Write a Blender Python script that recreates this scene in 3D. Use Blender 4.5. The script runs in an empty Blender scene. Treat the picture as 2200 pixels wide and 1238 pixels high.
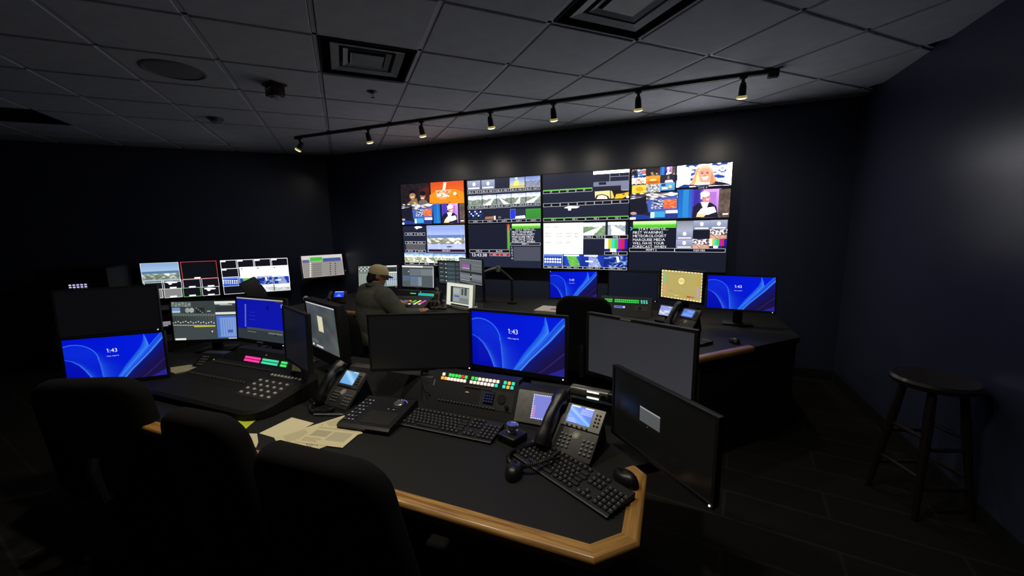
import bpy, bmesh, math, random
import numpy as np
from mathutils import Matrix, Vector

# ------------------------------------------------------------------ camera, world, exposure
SC = bpy.context.scene
COL = SC.collection
PI = math.pi
CAM_Z = 1.58
CEIL = 2.709
cam_d = bpy.data.cameras.new('camera')
cam = bpy.data.objects.new('camera', cam_d)
COL.objects.link(cam)
cam_d.sensor_fit = 'HORIZONTAL'
cam_d.sensor_width = 36.0
cam_d.lens = 36.0 * 850.0 / 2200.0
cam_d.clip_start = 0.02
yaw, pit, rol = 0.398736 - PI / 4, -0.151733, -0.016901
fw = Vector((math.sin(yaw) * math.cos(pit), math.cos(yaw) * math.cos(pit), math.sin(pit)))
r0 = Vector((math.cos(yaw), -math.sin(yaw), 0.0))
u0 = r0.cross(fw)
rr = r0 * math.cos(rol) + u0 * math.sin(rol)
uu = -r0 * math.sin(rol) + u0 * math.cos(rol)
cam.matrix_world = Matrix(((rr.x, uu.x, -fw.x, 0), (rr.y, uu.y, -fw.y, 0), (rr.z, uu.z, -fw.z, CAM_Z), (0, 0, 0, 1)))
SC.camera = cam

world = bpy.data.worlds.new('world')
SC.world = world
world.use_nodes = True
world.node_tree.nodes['Background'].inputs[0].default_value = (0.5, 0.55, 0.65, 1)
world.node_tree.nodes['Background'].inputs[1].default_value = 0.0

SC.view_settings.view_transform = 'Standard'
SC.view_settings.look = 'None'
SC.view_settings.exposure = 0.0
SC.view_settings.gamma = 1.0
SC.view_settings.use_curve_mapping = False
SC.cycles.max_bounces = 6
SC.cycles.diffuse_bounces = 4
SC.cycles.glossy_bounces = 3
SC.cycles.use_denoising = True
SC.cycles.caustics_reflective = False
SC.cycles.caustics_refractive = False
try:
    SC.cycles.use_light_tree = True
except Exception:
    pass

SCREEN_GAIN = 1.0      # how bright the displays are

rng = random.Random(7)

# ------------------------------------------------------------------ helpers
def lin(c):
    out = []
    for x in c[:3]:
        x = x / 255.0
        out.append(x / 12.92 if x <= 0.04045 else ((x + 0.055) / 1.055) ** 2.4)
    return out

def linarr(a):
    a = np.asarray(a, float) / 255.0
    return np.where(a <= 0.04045, a / 12.92, ((np.maximum(a, 0) + 0.055) / 1.055) ** 2.4)

MATS = {}
def mat(name, col, rough=0.6, metal=0.0, spec=0.5, var=0.15, scale=40.0, bump=0.0, bscale=None, emit=0.0, ecol=None):
    """plain procedural surface: base colour broken up by noise, optional fine relief"""
    if name in MATS:
        return MATS[name]
    m = bpy.data.materials.new(name)
    m.use_nodes = True
    nt = m.node_tree
    b = nt.nodes['Principled BSDF']
    base = lin(col)
    b.inputs['Roughness'].default_value = rough
    b.inputs['Metallic'].default_value = metal
    b.inputs['Specular IOR Level'].default_value = spec
    tc = nt.nodes.new('ShaderNodeTexCoord')
    n = nt.nodes.new('ShaderNodeTexNoise')
    n.inputs['Scale'].default_value = scale
    n.inputs['Detail'].default_value = 4.0
    nt.links.new(tc.outputs['Object'], n.inputs['Vector'])
    ramp = nt.nodes.new('ShaderNodeValToRGB')
    ramp.color_ramp.elements[0].position = 0.3
    ramp.color_ramp.elements[1].position = 0.7
    ramp.color_ramp.elements[0].color = [max(0, x * (1 - var)) for x in base] + [1]
    ramp.color_ramp.elements[1].color = [min(1, x * (1 + var)) for x in base] + [1]
    nt.links.new(n.outputs['Fac'], ramp.inputs['Fac'])
    nt.links.new(ramp.outputs['Color'], b.inputs['Base Color'])
    if bump > 0:
        n2 = nt.nodes.new('ShaderNodeTexNoise')
        n2.inputs['Scale'].default_value = bscale or scale * 6
        n2.inputs['Detail'].default_value = 3.0
        nt.links.new(tc.outputs['Object'], n2.inputs['Vector'])
        bp = nt.nodes.new('ShaderNodeBump')
        bp.inputs['Strength'].default_value = bump
        bp.inputs['Distance'].default_value = 0.002
        nt.links.new(n2.outputs['Fac'], bp.inputs['Height'])
        nt.links.new(bp.outputs['Normal'], b.inputs['Normal'])
    if emit > 0:
        b.inputs['Emission Color'].default_value = lin(ecol or col) + [1]
        b.inputs['Emission Strength'].default_value = emit
    MATS[name] = m
    return m

def wood_mat(name, c1, c2, rough=0.35):
    if name in MATS:
        return MATS[name]
    m = bpy.data.materials.new(name)
    m.use_nodes = True
    nt = m.node_tree
    b = nt.nodes['Principled BSDF']
    b.inputs['Roughness'].default_value = rough
    b.inputs['Coat Weight'].default_value = 0.25
    b.inputs['Coat Roughness'].default_value = 0.15
    tc = nt.nodes.new('ShaderNodeTexCoord')
    mp = nt.nodes.new('ShaderNodeMapping')
    mp.inputs['Scale'].default_value = (1.6, 26.0, 26.0)
    nt.links.new(tc.outputs['Object'], mp.inputs['Vector'])
    n = nt.nodes.new('ShaderNodeTexNoise')
    n.inputs['Scale'].default_value = 3.0
    n.inputs['Detail'].default_value = 8.0
    n.inputs['Distortion'].default_value = 0.8
    nt.links.new(mp.outputs['Vector'], n.inputs['Vector'])
    ramp = nt.nodes.new('ShaderNodeValToRGB')
    ramp.color_ramp.elements[0].position = 0.35
    ramp.color_ramp.elements[1].position = 0.62
    ramp.color_ramp.elements[0].color = lin(c1) + [1]
    ramp.color_ramp.elements[1].color = lin(c2) + [1]
    nt.links.new(n.outputs['Fac'], ramp.inputs['Fac'])
    nt.links.new(ramp.outputs['Color'], b.inputs['Base Color'])
    bp = nt.nodes.new('ShaderNodeBump')
    bp.inputs['Strength'].default_value = 0.15
    nt.links.new(n.outputs['Fac'], bp.inputs['Height'])
    nt.links.new(bp.outputs['Normal'], b.inputs['Normal'])
    MATS[name] = m
    return m

def screen_mat(name, gain=1.0, rough=0.3):
    """display surface: emits the picture stored in the mesh colours, with a faint panel gloss"""
    if name in MATS:
        return MATS[name]
    m = bpy.data.materials.new(name)
    m.use_nodes = True
    nt = m.node_tree
    b = nt.nodes['Principled BSDF']
    b.inputs['Base Color'].default_value = (0.004, 0.004, 0.005, 1)
    b.inputs['Roughness'].default_value = rough
    b.inputs['Specular IOR Level'].default_value = 0.35
    a = nt.nodes.new('ShaderNodeAttribute')
    a.attribute_name = 'Col'
    nt.links.new(a.outputs['Color'], b.inputs['Emission Color'])
    b.inputs['Emission Strength'].default_value = gain
    MATS[name] = m
    return m

def emit_mat(name, col, strength=1.0):
    return mat(name, col, rough=0.4, var=0.02, emit=strength, ecol=col)

M_BLACK = mat('black_plastic', (18, 18, 19), rough=0.5, bump=0.1)
M_BLACK2 = mat('satin_black_plastic', (24, 24, 26), rough=0.38, bump=0.05)
M_DARKMETAL = mat('black_painted_steel', (28, 28, 31), rough=0.5, bump=0.05)
M_GREY = mat('grey_plastic', (120, 120, 120), rough=0.45)
M_SILVER = mat('brushed_silver', (190, 190, 188), rough=0.3, metal=0.9)
M_CHROME = mat('chrome', (225, 225, 225), rough=0.12, metal=1.0)
M_RUBBER = mat('rubber', (14, 14, 15), rough=0.8)
M_FABRIC = mat('black_fabric', (16, 16, 18), rough=0.95, spec=0.2, bump=0.5, scale=220)
M_KEY = mat('key_cap', (22, 22, 23), rough=0.6)
M_PAPER = mat('paper', (222, 212, 172), rough=0.9, var=0.03)
M_LED = emit_mat('white_led', (240, 240, 255), 1.2)

class MB:
    """collects shapes into ONE mesh"""
    def __init__(s):
        s.v = []; s.f = []; s.mi = []
    def add(s, V, Fs, mi=0, M=None):
        k = len(s.v)
        if M is not None:
            V = [tuple(M @ Vector(p)) for p in V]
        s.v += [tuple(p) for p in V]
        s.f += [tuple(i + k for i in f) for f in Fs]
        s.mi += [mi] * len(Fs)
        return s
    def box(s, c, d, M=None, mi=0):
        x, y, z = c; a, b, e = d[0] / 2, d[1] / 2, d[2] / 2
        V = [(x - a, y - b, z - e), (x + a, y - b, z - e), (x + a, y + b, z - e), (x - a, y + b, z - e),
             (x - a, y - b, z + e), (x + a, y - b, z + e), (x + a, y + b, z + e), (x - a, y + b, z + e)]
        return s.add(V, [(0, 3, 2, 1), (4, 5, 6, 7), (0, 1, 5, 4), (1, 2, 6, 5), (2, 3, 7, 6), (3, 0, 4, 7)], mi, M)
    def rbox(s, c, d, r=0.005, seg=2, M=None, mi=0, taper=None):
        bm = bmesh.new()
        bmesh.ops.create_cube(bm, size=1.0)
        for v in bm.verts:
            v.co = Vector((v.co.x * d[0], v.co.y * d[1], v.co.z * d[2]))
            if taper and v.co.z > 0:
                v.co.x *= taper; v.co.y *= taper
        bmesh.ops.bevel(bm, geom=bm.edges[:], offset=r, segments=seg, profile=0.5, affect='EDGES')
        bm.verts.index_update()
        V = [tuple(v.co + Vector(c)) for v in bm.verts]
        Fs = [tuple(v.index for v in f.verts) for f in bm.faces]
        bm.free()
        return s.add(V, Fs, mi, M)
    def cyl(s, p0, p1, ra, rb=None, n=16, mi=0, M=None, caps=True):
        rb = ra if rb is None else rb
        p0, p1 = Vector(p0), Vector(p1)
        d = (p1 - p0).normalized()
        a = d.orthogonal().normalized(); b = d.cross(a)
        V = []
        for p, r in ((p0, ra), (p1, rb)):
            for i in range(n):
                t = 2 * PI * i / n
                V.append(tuple(p + a * (r * math.cos(t)) + b * (r * math.sin(t))))
        Fs = [(i, (i + 1) % n, n + (i + 1) % n, n + i) for i in range(n)]
        if caps:
            Fs += [tuple(range(n - 1, -1, -1)), tuple(range(n, 2 * n))]
        return s.add(V, Fs, mi, M)
    def tube(s, path, r, n=8, mi=0, M=None):
        P = [Vector(p) for p in path]
        R = r if isinstance(r, (list, tuple)) else [r] * len(P)
        V = []; ref = None
        for i, p in enumerate(P):
            t = (P[min(i + 1, len(P) - 1)] - P[max(i - 1, 0)]).normalized()
            if ref is None:
                ref = t.orthogonal().normalized()
            a = (ref - t * ref.dot(t)).normalized(); ref = a
            b = t.cross(a)
            for k in range(n):
                q = 2 * PI * k / n
                V.append(tuple(p + a * (R[i] * math.cos(q)) + b * (R[i] * math.sin(q))))
        Fs = []
        for i in range(len(P) - 1):
            for k in range(n):
                Fs.append((i * n + k, i * n + (k + 1) % n, (i + 1) * n + (k + 1) % n, (i + 1) * n + k))
        Fs += [tuple(range(n - 1, -1, -1)), tuple(range((len(P) - 1) * n, len(P) * n))]
        return s.add(V, Fs, mi, M)
    def lathe(s, prof, n=24, mi=0, M=None):
        V = []
        for r, z in prof:
            for k in range(n):
                q = 2 * PI * k / n
                V.append((max(r, 1e-5) * math.cos(q), max(r, 1e-5) * math.sin(q), z))
        Fs = []
        for i in range(len(prof) - 1):
            for k in range(n):
                Fs.append((i * n + k, i * n + (k + 1) % n, (i + 1) * n + (k + 1) % n, (i + 1) * n + k))
        Fs += [tuple(range(n - 1, -1, -1)), tuple(range((len(prof) - 1) * n, len(prof) * n))]
        return s.add(V, Fs, mi, M)
    def prism(s, poly, z0, z1, mi=0, M=None):
        n = len(poly)
        V = [(x, y, z0) for x, y in poly] + [(x, y, z1) for x, y in poly]
        Fs = [tuple(range(n - 1, -1, -1)), tuple(range(n, 2 * n))] + [(i, (i + 1) % n, n + (i + 1) % n, n + i) for i in range(n)]
        return s.add(V, Fs, mi, M)
    def xprism(s, prof, x0, x1, mi=0, M=None):
        """profile in (y,z), extruded along x"""
        n = len(prof)
        V = [(x0, y, z) for y, z in prof] + [(x1, y, z) for y, z in prof]
        Fs = [tuple(range(n)), tuple(range(2 * n - 1, n - 1, -1))] + [(i, n + i, n + (i + 1) % n, (i + 1) % n) for i in range(n)]
        return s.add(V, Fs, mi, M)
    def mesh(s, name, smooth=None):
        me = bpy.data.meshes.new(name)
        me.from_pydata(s.v, [], s.f)
        if len(set(s.mi)) > 1:
            me.polygons.foreach_set('material_index', s.mi)
        bm = bmesh.new(); bm.from_mesh(me)
        bmesh.ops.recalc_face_normals(bm, faces=bm.faces[:])
        bm.to_mesh(me); bm.free()
        if smooth:
            me.polygons.foreach_set('use_smooth', [True] * len(me.polygons))
            me.set_sharp_from_angle(angle=math.radians(smooth))
        me.update()
        return me

def tag(o, label=None, cat=None, group=None, kind=None):
    if label: o['label'] = label
    if cat: o['category'] = cat
    if group: o['group'] = group
    if kind: o['kind'] = kind
    return o

def obj(name, src, m, parent=None, loc=(0, 0, 0), rot=(0, 0, 0), smooth=35):
    me = src.mesh(name, smooth) if isinstance(src, MB) else src
    if isinstance(src, MB):
        for q in (m if isinstance(m, (list, tuple)) else [m]):
            me.materials.append(q)
    o = bpy.data.objects.new(name, me)
    COL.objects.link(o)
    o.parent = parent
    o.location = loc
    o.rotation_euler = rot
    return o

def thing(name, label, cat, loc=(0, 0, 0), rz=0.0, group=None):
    o = bpy.data.objects.new(name, None)
    o.empty_display_size = 0.05
    COL.objects.link(o)
    o.location = loc
    o.rotation_euler = (0, 0, rz)
    return tag(o, label, cat, group)

def inst(o, parent=None, loc=None, rot=None):
    """a copy of one object that shares its mesh"""
    c = o.copy()
    COL.objects.link(c)
    c.parent = parent
    if loc is not None: c.location = loc
    if rot is not None: c.rotation_euler = rot
    return c

def copy_tree(o, parent=None):
    c = o.copy(); COL.objects.link(c); c.parent = parent
    for ch in list(o.children):
        copy_tree(ch, c)
    return c

D = math.radians

# ------------------------------------------------------------------ room shell
S2 = math.sqrt(2.0)
def g2w(x, y):            # ceiling-grid axes run at 45 degrees to the video wall
    return ((x - y) / S2, (x + y) / S2)

YW, XR, YB, XL = 4.74, 1.55, -1.9, -8.0
ROOM = [(XR, YB), (XR, YW), (-4.96, YW), (XL, 1.70), (XL, YB)]

M_WALL = mat('navy_wall_paint', (58, 64, 86), rough=0.31, spec=0.5, var=0.06, scale=3, bump=0.12, bscale=260)
M_CEILTILE = mat('ceiling_tile_mineral', (232, 236, 240), rough=0.95, spec=0.1, var=0.05, scale=8, bump=0.5, bscale=420)
M_RAIL = mat('ceiling_rail_enamel', (222, 222, 222), rough=0.5, var=0.03)
M_PLENUM = mat('plenum_dark', (20, 20, 22), rough=0.9)

def carpet_mat():
    m = bpy.data.materials.new('carpet'); m.use_nodes = True
    nt = m.node_tree; b = nt.nodes['Principled BSDF']
    b.inputs['Roughness'].default_value = 0.95
    b.inputs['Specular IOR Level'].default_value = 0.15
    tc = nt.nodes.new('ShaderNodeTexCoord')
    mp = nt.nodes.new('ShaderNodeMapping')
    mp.inputs['Rotation'].default_value = (0, 0, D(8))
    nt.links.new(tc.outputs['Object'], mp.inputs['Vector'])
    br = nt.nodes.new('ShaderNodeTexBrick')
    br.inputs['Scale'].default_value = 1.0
    br.inputs['Brick Width'].default_value = 1.0
    br.inputs['Row Height'].default_value = 0.25
    br.inputs['Mortar Size'].default_value = 0.012
    br.inputs['Mortar Smooth'].default_value = 0.8
    br.inputs['Color1'].default_value = lin((44, 42, 39)) + [1]
    br.inputs['Color2'].default_value = lin((37, 35, 33)) + [1]
    br.inputs['Mortar'].default_value = lin((58, 55, 50)) + [1]
    nt.links.new(mp.outputs['Vector'], br.inputs['Vector'])
    n = nt.nodes.new('ShaderNodeTexNoise'); n.inputs['Scale'].default_value = 300
    nt.links.new(tc.outputs['Object'], n.inputs['Vector'])
    mx = nt.nodes.new('ShaderNodeMixRGB'); mx.blend_type = 'MULTIPLY'; mx.inputs[0].default_value = 0.6
    nt.links.new(br.outputs['Color'], mx.inputs[1]); nt.links.new(n.outputs['Color'], mx.inputs[2])
    nt.links.new(mx.outputs['Color'], b.inputs['Base Color'])
    bp = nt.nodes.new('ShaderNodeBump'); bp.inputs['Strength'].default_value = 0.6; bp.inputs['Distance'].default_value = 0.004
    nt.links.new(n.outputs['Fac'], bp.inputs['Height']); nt.links.new(bp.outputs['Normal'], b.inputs['Normal'])
    return m

def struct(name, mb, m, parent=None, loc=(0, 0, 0), rot=(0, 0, 0), smooth=None):
    o = obj(name, mb, m, parent, loc, rot, smooth)
    if parent is None:
        o['kind'] = 'structure'
    return o

struct('floor', MB().prism([(XR + .1, YB - .1), (XR + .1, YW + .1), (-5.0, YW + .1), (XL - .1, 1.75), (XL - .1, YB - .1)], -0.06, 0.0), carpet_mat())

def wall(name, a, b, t=0.1):
    a, b = Vector(a), Vector(b)
    L = (b - a).length
    ang = math.atan2(b.y - a.y, b.x - a.x)
    # interior lies on the left of a->b
    w = struct(name, MB().box((L / 2, -t / 2, (CEIL + .12) / 2), (L, t, CEIL + .12)), M_WALL, loc=(a.x, a.y, 0), rot=(0, 0, ang))
    bb = struct(name.replace('wall', 'baseboard'), MB().box((L / 2, 0.006, 0.05), (L - .01, 0.012, 0.10)), M_RUBBER, loc=(a.x, a.y, 0), rot=(0, 0, ang))
    return w
wall('wall_right', ROOM[0], ROOM[1])
wall('wall_back', ROOM[1], ROOM[2])
wall('wall_left', ROOM[2], ROOM[3])
wall('wall_far_left', ROOM[3], ROOM[4])
wall('wall_front', ROOM[4], ROOM[0])

# ---- suspended ceiling: slab, every tile and every rail
ceiling = struct('ceiling', MB().prism([(XR + .1, YB - .1), (XR + .1, YW + .1), (-5.0, YW + .1), (XL - .1, 1.75), (XL - .1, YB - .1)], CEIL + 0.10, CEIL + 0.16), M_PLENUM)
T = 0.6096
GX, GY = -0.0658, 2.1299
def clip(poly, room):
    out = poly
    n = len(room)
    for i in range(n):
        ax, ay = room[i]; bx, by = room[(i + 1) % n]
        src, out = out, []
        f = lambda p: (bx - ax) * (p[1] - ay) - (by - ay) * (p[0] - ax)
        for k in range(len(src)):
            p, q = src[k], src[(k + 1) % len(src)]
            fp, fq = f(p), f(q)
            if fp >= 0: out.append(p)
            if (fp >= 0) != (fq >= 0):
                t = fp / (fp - fq)
                out.append((p[0] + (q[0] - p[0]) * t, p[1] + (q[1] - p[1]) * t))
        if not out:
            return []
    return out
def area(p):
    return 0.5 * abs(sum(p[i][0] * p[(i + 1) % len(p)][1] - p[(i + 1) % len(p)][0] * p[i][1] for i in range(len(p))))
VENTS = {(0, 1): 'supply', (2, -1): 'supply2', (-5, 5): 'return'}
TW = 0.578
tile_o = None
def node(c, r):
    return g2w(GX + c * T, GY + r * T)
for c in range(-12, 12):
    for r in range(-8, 12):
        if (c, r) in VENTS:
            continue
        e = TW / T / 2
        sq = [node(c + .5 - e, r + .5 - e), node(c + .5 + e, r + .5 - e), node(c + .5 + e, r + .5 + e), node(c + .5 - e, r + .5 + e)]
        pl = clip(sq, ROOM)
        if not pl or area(pl) < 0.004:
            continue
        cx, cy = node(c + .5, r + .5)
        if cy < -0.6 and cx < 9:      # behind the photographer
            pass
        if abs(area(pl) - TW * TW) < 1e-5:
            if tile_o is None:
                h = TW / 2
                mb = MB(); mb.rbox((0, 0, 0.006), (TW, TW, 0.018), 0.003, 1)
                tile_o = obj('tile', mb, M_CEILTILE, ceiling, (cx, cy, CEIL), (0, 0, PI / 4), smooth=None)
            else:
                inst(tile_o, ceiling, (cx, cy, CEIL))
        else:
            obj('tile', MB().prism([(x - cx, y - cy) for x, y in pl], -0.003, 0.015), M_CEILTILE, ceiling, (cx, cy, CEIL), smooth=None)
def rail(p, q):
    # clip a straight rail to the room
    (x0, y0), (x1, y1) = p, q
    t0, t1 = 0.0, 1.0
    n = len(ROOM)
    for i in range(n):
        ax, ay = ROOM[i]; bx, by = ROOM[(i + 1) % n]
        f = lambda x, y: (bx - ax) * (y - ay) - (by - ay) * (x - ax)
        f0, f1 = f(x0, y0), f(x1, y1)
        if f0 < 0 and f1 < 0: return
        if f0 < 0: t0 = max(t0, f0 / (f0 - f1))
        elif f1 < 0: t1 = min(t1, f0 / (f0 - f1))
    if t1 - t0 < 0.01: return
    a = Vector((x0 + (x1 - x0) * t0, y0 + (y1 - y0) * t0)); b = Vector((x0 + (x1 - x0) * t1, y0 + (y1 - y0) * t1))
    L = (b - a).length
    mb = MB().box((L / 2, 0, 0.0065), (L, 0.024, 0.003)).box((L / 2, 0, 0.022), (L, 0.004, 0.03))
    obj('ceiling_rail', mb, M_RAIL, ceiling, (a.x, a.y, CEIL), (0, 0, math.atan2(b.y - a.y, b.x - a.x)), smooth=None)
for k in range(-13, 13):
    rail(node(k, -12), node(k, 14))
    rail(node(-14, k), node(14, k))

# ---- ceiling fixtures
M_VENT = mat('vent_grey_enamel', (165, 170, 168), rough=0.4, var=0.12, scale=6)
def diffuser(cell, label):
    x, y = node(cell[0] + .5, cell[1] + .5)
    t = thing('ceiling_air_vent', label, 'air vent', (x, y, CEIL), PI / 4)
    h = T / 2 - 0.015
    obj('plenum_box', MB().box((0, 0, 0.085), (2 * h, 2 * h, 0.012)), M_PLENUM, t)
    fr = MB()
    for sx, sy, dx, dy in ((0, -1, 2 * h, .01), (0, 1, 2 * h, .01), (-1, 0, .01, 2 * h), (1, 0, .01, 2 * h)):
        fr.box((sx * (h - .005), sy * (h - .005), 0.04), (dx, dy, 0.085))
    obj('frame', fr, M_PLENUM, t)
    def ring(a, za, b, zb, nm):
        mb = MB()
        V = []; th = 0.004
        for (s, z) in ((a, za), (b, zb), (b, zb + th), (a, za + th)):
            V += [(-s, -s, z), (s, -s, z), (s, s, z), (-s, s, z)]
        Fs = []
        for k in range(4):
            for i in range(4):
                Fs.append((k * 4 + i, k * 4 + (i + 1) % 4, ((k + 1) % 4) * 4 + (i + 1) % 4, ((k + 1) % 4) * 4 + i))
        mb.add(V, Fs)
        obj(nm, mb, M_VENT, t, smooth=None)
    ring(0.225, 0.004, 0.175, 0.014, 'louvre_ring')
    ring(0.175, 0.014, 0.170, 0.050, 'louvre_ring')
    ring(0.150, 0.010, 0.118, 0.022, 'louvre_ring')
    mb = MB(); mb.add([(-.105, -.105, .008), (.105, -.105, .008), (.105, .105, .008), (-.105, .105, .008), (0, 0, .05)],
                      [(0, 1, 2, 3), (0, 1, 4), (1, 2, 4), (2, 3, 4), (3, 0, 4)])
    mb.add([(-.105, -.105, .006), (.105, -.105, .006), (.105, .105, .006), (-.105, .105, .006), (-.03, -.03, .034), (.03, -.03, .034), (.03, .03, .034), (-.03, .03, .034)],
           [(0, 1, 5, 4), (1, 2, 6, 5), (2, 3, 7, 6), (3, 0, 4, 7), (4, 5, 6, 7)])
    obj('centre_cone', mb, M_VENT, t, smooth=None)
diffuser((0, 1), 'square grey ceiling air diffuser above the sprinkler head')
diffuser((2, -1), 'large square air diffuser cut off by the top of the picture')
def return_grille(cell, label):
    x, y = node(cell[0] + .5, cell[1] + .5)
    t = thing('ceiling_return_grille', label, 'air vent', (x, y, CEIL), PI / 4)
    h = T / 2 - 0.015
    obj('frame', MB().box((0, 0, 0.05), (2 * h, 2 * h, 0.01)).box((0, h - .01, 0.01), (2 * h, .02, .02)).box((0, -h + .01, 0.01), (2 * h, .02, .02))
        .box((h - .01, 0, 0.01), (.02, 2 * h, .02)).box((-h + .01, 0, 0.01), (.02, 2 * h, .02)), M_PLENUM, t)
    s0 = None
    for i in range(14):
        yy = -h + .04 + i * (2 * h - .08) / 13
        if s0 is None:
            s0 = obj('slat', MB().box((0, 0, 0), (2 * h - .04, .022, .003)), M_PLENUM, t, (0, yy, .014), (D(40), 0, 0))
        else:
            inst(s0, t, (0, yy, .014))
return_grille((-5, 5), 'dark return air grille in the ceiling near the left wall')

x, y = node(-1.53, 2.48)
t = thing('ceiling_speaker', 'round flush ceiling loudspeaker grille between the tile rails', 'loudspeaker', (x, y, CEIL), 0)
obj('rim', MB().lathe([(.165, 0), (.185, 0), (.185, -.008), (.17, -.012), (.165, -.006)], 40), mat('speaker_mesh', (150, 150, 152), rough=0.8, bump=0.8, scale=300, bscale=500), t)
obj('grille', MB().lathe([(.0, -.012), (.08, -.011), (.165, -.005), (.165, .0)], 40), MATS['speaker_mesh'], t)

x, y = node(-.55, 2.60)
t = thing('fire_strobe', 'dark box-shaped fire strobe hanging from the ceiling', 'alarm strobe', (x, y, CEIL - .003), D(-10))
M_RED = mat('dark_red_plastic', (60, 22, 22), rough=0.35)
obj('back_plate', MB().rbox((0, 0, -.008), (.15, .12, .014), .004), M_RED, t)
obj('housing', MB().rbox((0, 0, -.05), (.125, .095, .085), .012), M_RED, t)
obj('lens', MB().rbox((.02, -.01, -.098), (.06, .06, .03), .012), mat('strobe_lens', (200, 205, 215), rough=0.08, spec=0.8), t)
obj('label_strip', MB().box((0, -.0485, -.04), (.07, .002, .012)), M_RAIL, t)

x, y = node(.62, 2.46)
t = thing('sprinkler_head', 'small sprinkler head below the square air diffuser', 'sprinkler', (x, y, CEIL - .003), 0)
obj('escutcheon', MB().lathe([(.0, 0), (.042, 0), (.042, -.004), (.02, -.014), (.0, -.014)], 24), M_BLACK2, t)
obj('stem', MB().cyl((0, 0, -.012), (0, 0, -.045), .007, n=10), M_CHROME, t)
obj('deflector', MB().cyl((0, 0, -.045), (0, 0, -.048), .016, n=12), M_CHROME, t)
x, y = node(-1.66, 4.65)
t = thing('smoke_detector', 'small dark smoke detector on the ceiling tiles', 'smoke detector', (x, y, CEIL - .003), 0)
obj('base', MB().lathe([(.0, 0), (.07, 0), (.068, -.015), (.0, -.015)], 28), M_GREY, t)
obj('sensor_dome', MB().lathe([(.055, -.012), (.05, -.035), (.025, -.048), (.0, -.05)], 24), M_GREY, t)

# ---- lighting track with seven small spotlights
TY = 3.66
LAMP_W = 18.0
DOWN_W = 37.0
t = thing('ceiling_light_track', 'long black lighting track across the ceiling', 'light track', (-1.8, TY, CEIL), 0)
obj('track_rail', MB().box((0, 0, -.014), (4.94, .036, .022)), M_BLACK, t)
obj('end_cap', MB().rbox((2.44, 0, -.028), (.07, .05, .056), .006), M_BLACK, t)
obj('end_cap', MB().rbox((-2.46, 0, -.018), (.04, .042, .03), .004), M_BLACK, t)
LAMP_X = [-4.215, -3.175, -2.475, -1.685, -1.055, -0.32, 0.445]
M_BULB = emit_mat('warm_bulb', (255, 246, 190), 2.6)
M_LENS = mat('lamp_glass_rim', (200, 190, 120), rough=0.2, emit=0.35, ecol=(220, 200, 110))
ordn = ['first', 'second', 'third', 'fourth', 'fifth', 'sixth', 'seventh']
def lamp_light(parent, watts, loc, cone):
    ld = bpy.data.lights.new('lamp_light', 'SPOT')
    ld.energy = watts
    ld.color = (1.0, 0.91, 0.74)
    ld.spot_size = D(cone); ld.spot_blend = 1.0
    ld.shadow_soft_size = 0.04
    lo = bpy.data.objects.new('lamp_light', ld); COL.objects.link(lo)
    lo.parent = parent; lo.location = loc
def spotlight():
    t = thing('track_spotlight', 'x', 'spotlight', (0, 0, 0), 0, 'spotlights on the ceiling track')
    obj('adapter', MB().box((0, 0, -.012), (.05, .026, .022)), M_BLACK, t)
    obj('neck', MB().cyl((0, 0, -.02), (0, 0, -.06), .012, n=12), M_BLACK, t)
    hd = obj('lamp_head', MB().lathe([(.0, .05), (.018, .05), (.025, .02), (.028, -.045), (.027, -.047), (.0, -.044)], 20), M_BLACK2, t, (0, 0, -.10))
    obj('lens_ring', MB().lathe([(.029, -.040), (.040, -.055), (.038, -.058), (.026, -.046)], 20), M_LENS, hd)
    obj('bulb', MB().lathe([(.0, -.045), (.033, -.047), (.038, -.058), (.024, -.067), (.0, -.070)], 20), M_BULB, hd)
    lamp_light(hd, LAMP_W, (0, 0, -.075), 158)
    return t
sp0 = spotlight()
for i, X in enumerate(LAMP_X):
    o = sp0 if i == 0 else copy_tree(sp0)
    o.location = (X, TY, CEIL - .014)
    o['label'] = ('small warm track spotlight hanging %s from the left end of the ceiling track' % ordn[i]) if i < 6 else 'small warm track spotlight at the end of the track nearest the dark wall'
    hd = [c for c in o.children if c.name.startswith('lamp_head')][0]
    hd.rotation_euler = (D(-14), D(30), 0) if i == 0 else (D(19), 0, 0)

# ---- unseen downlights added to give the front desk soft warm light from above
for i, X in enumerate((-2.05, -1.2, -.35)):
    t = thing('added_downlight', 'warm downlight added unseen above the front desk, %s of three' % ordn[i], 'downlight', (X, 1.22, CEIL - .004), 0, 'added downlights over the front desk')
    obj('trim_ring', MB().lathe([(.05, 0), (.07, 0), (.07, -.006), (.05, -.003)], 28), M_RAIL, t)
    obj('lamp', MB().lathe([(.0, -.001), (.05, -.001), (.05, .0), (.0, .0)], 28), M_BULB, t)
    lamp_light(t, DOWN_W, (0, 0, -.03), 140)

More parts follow.
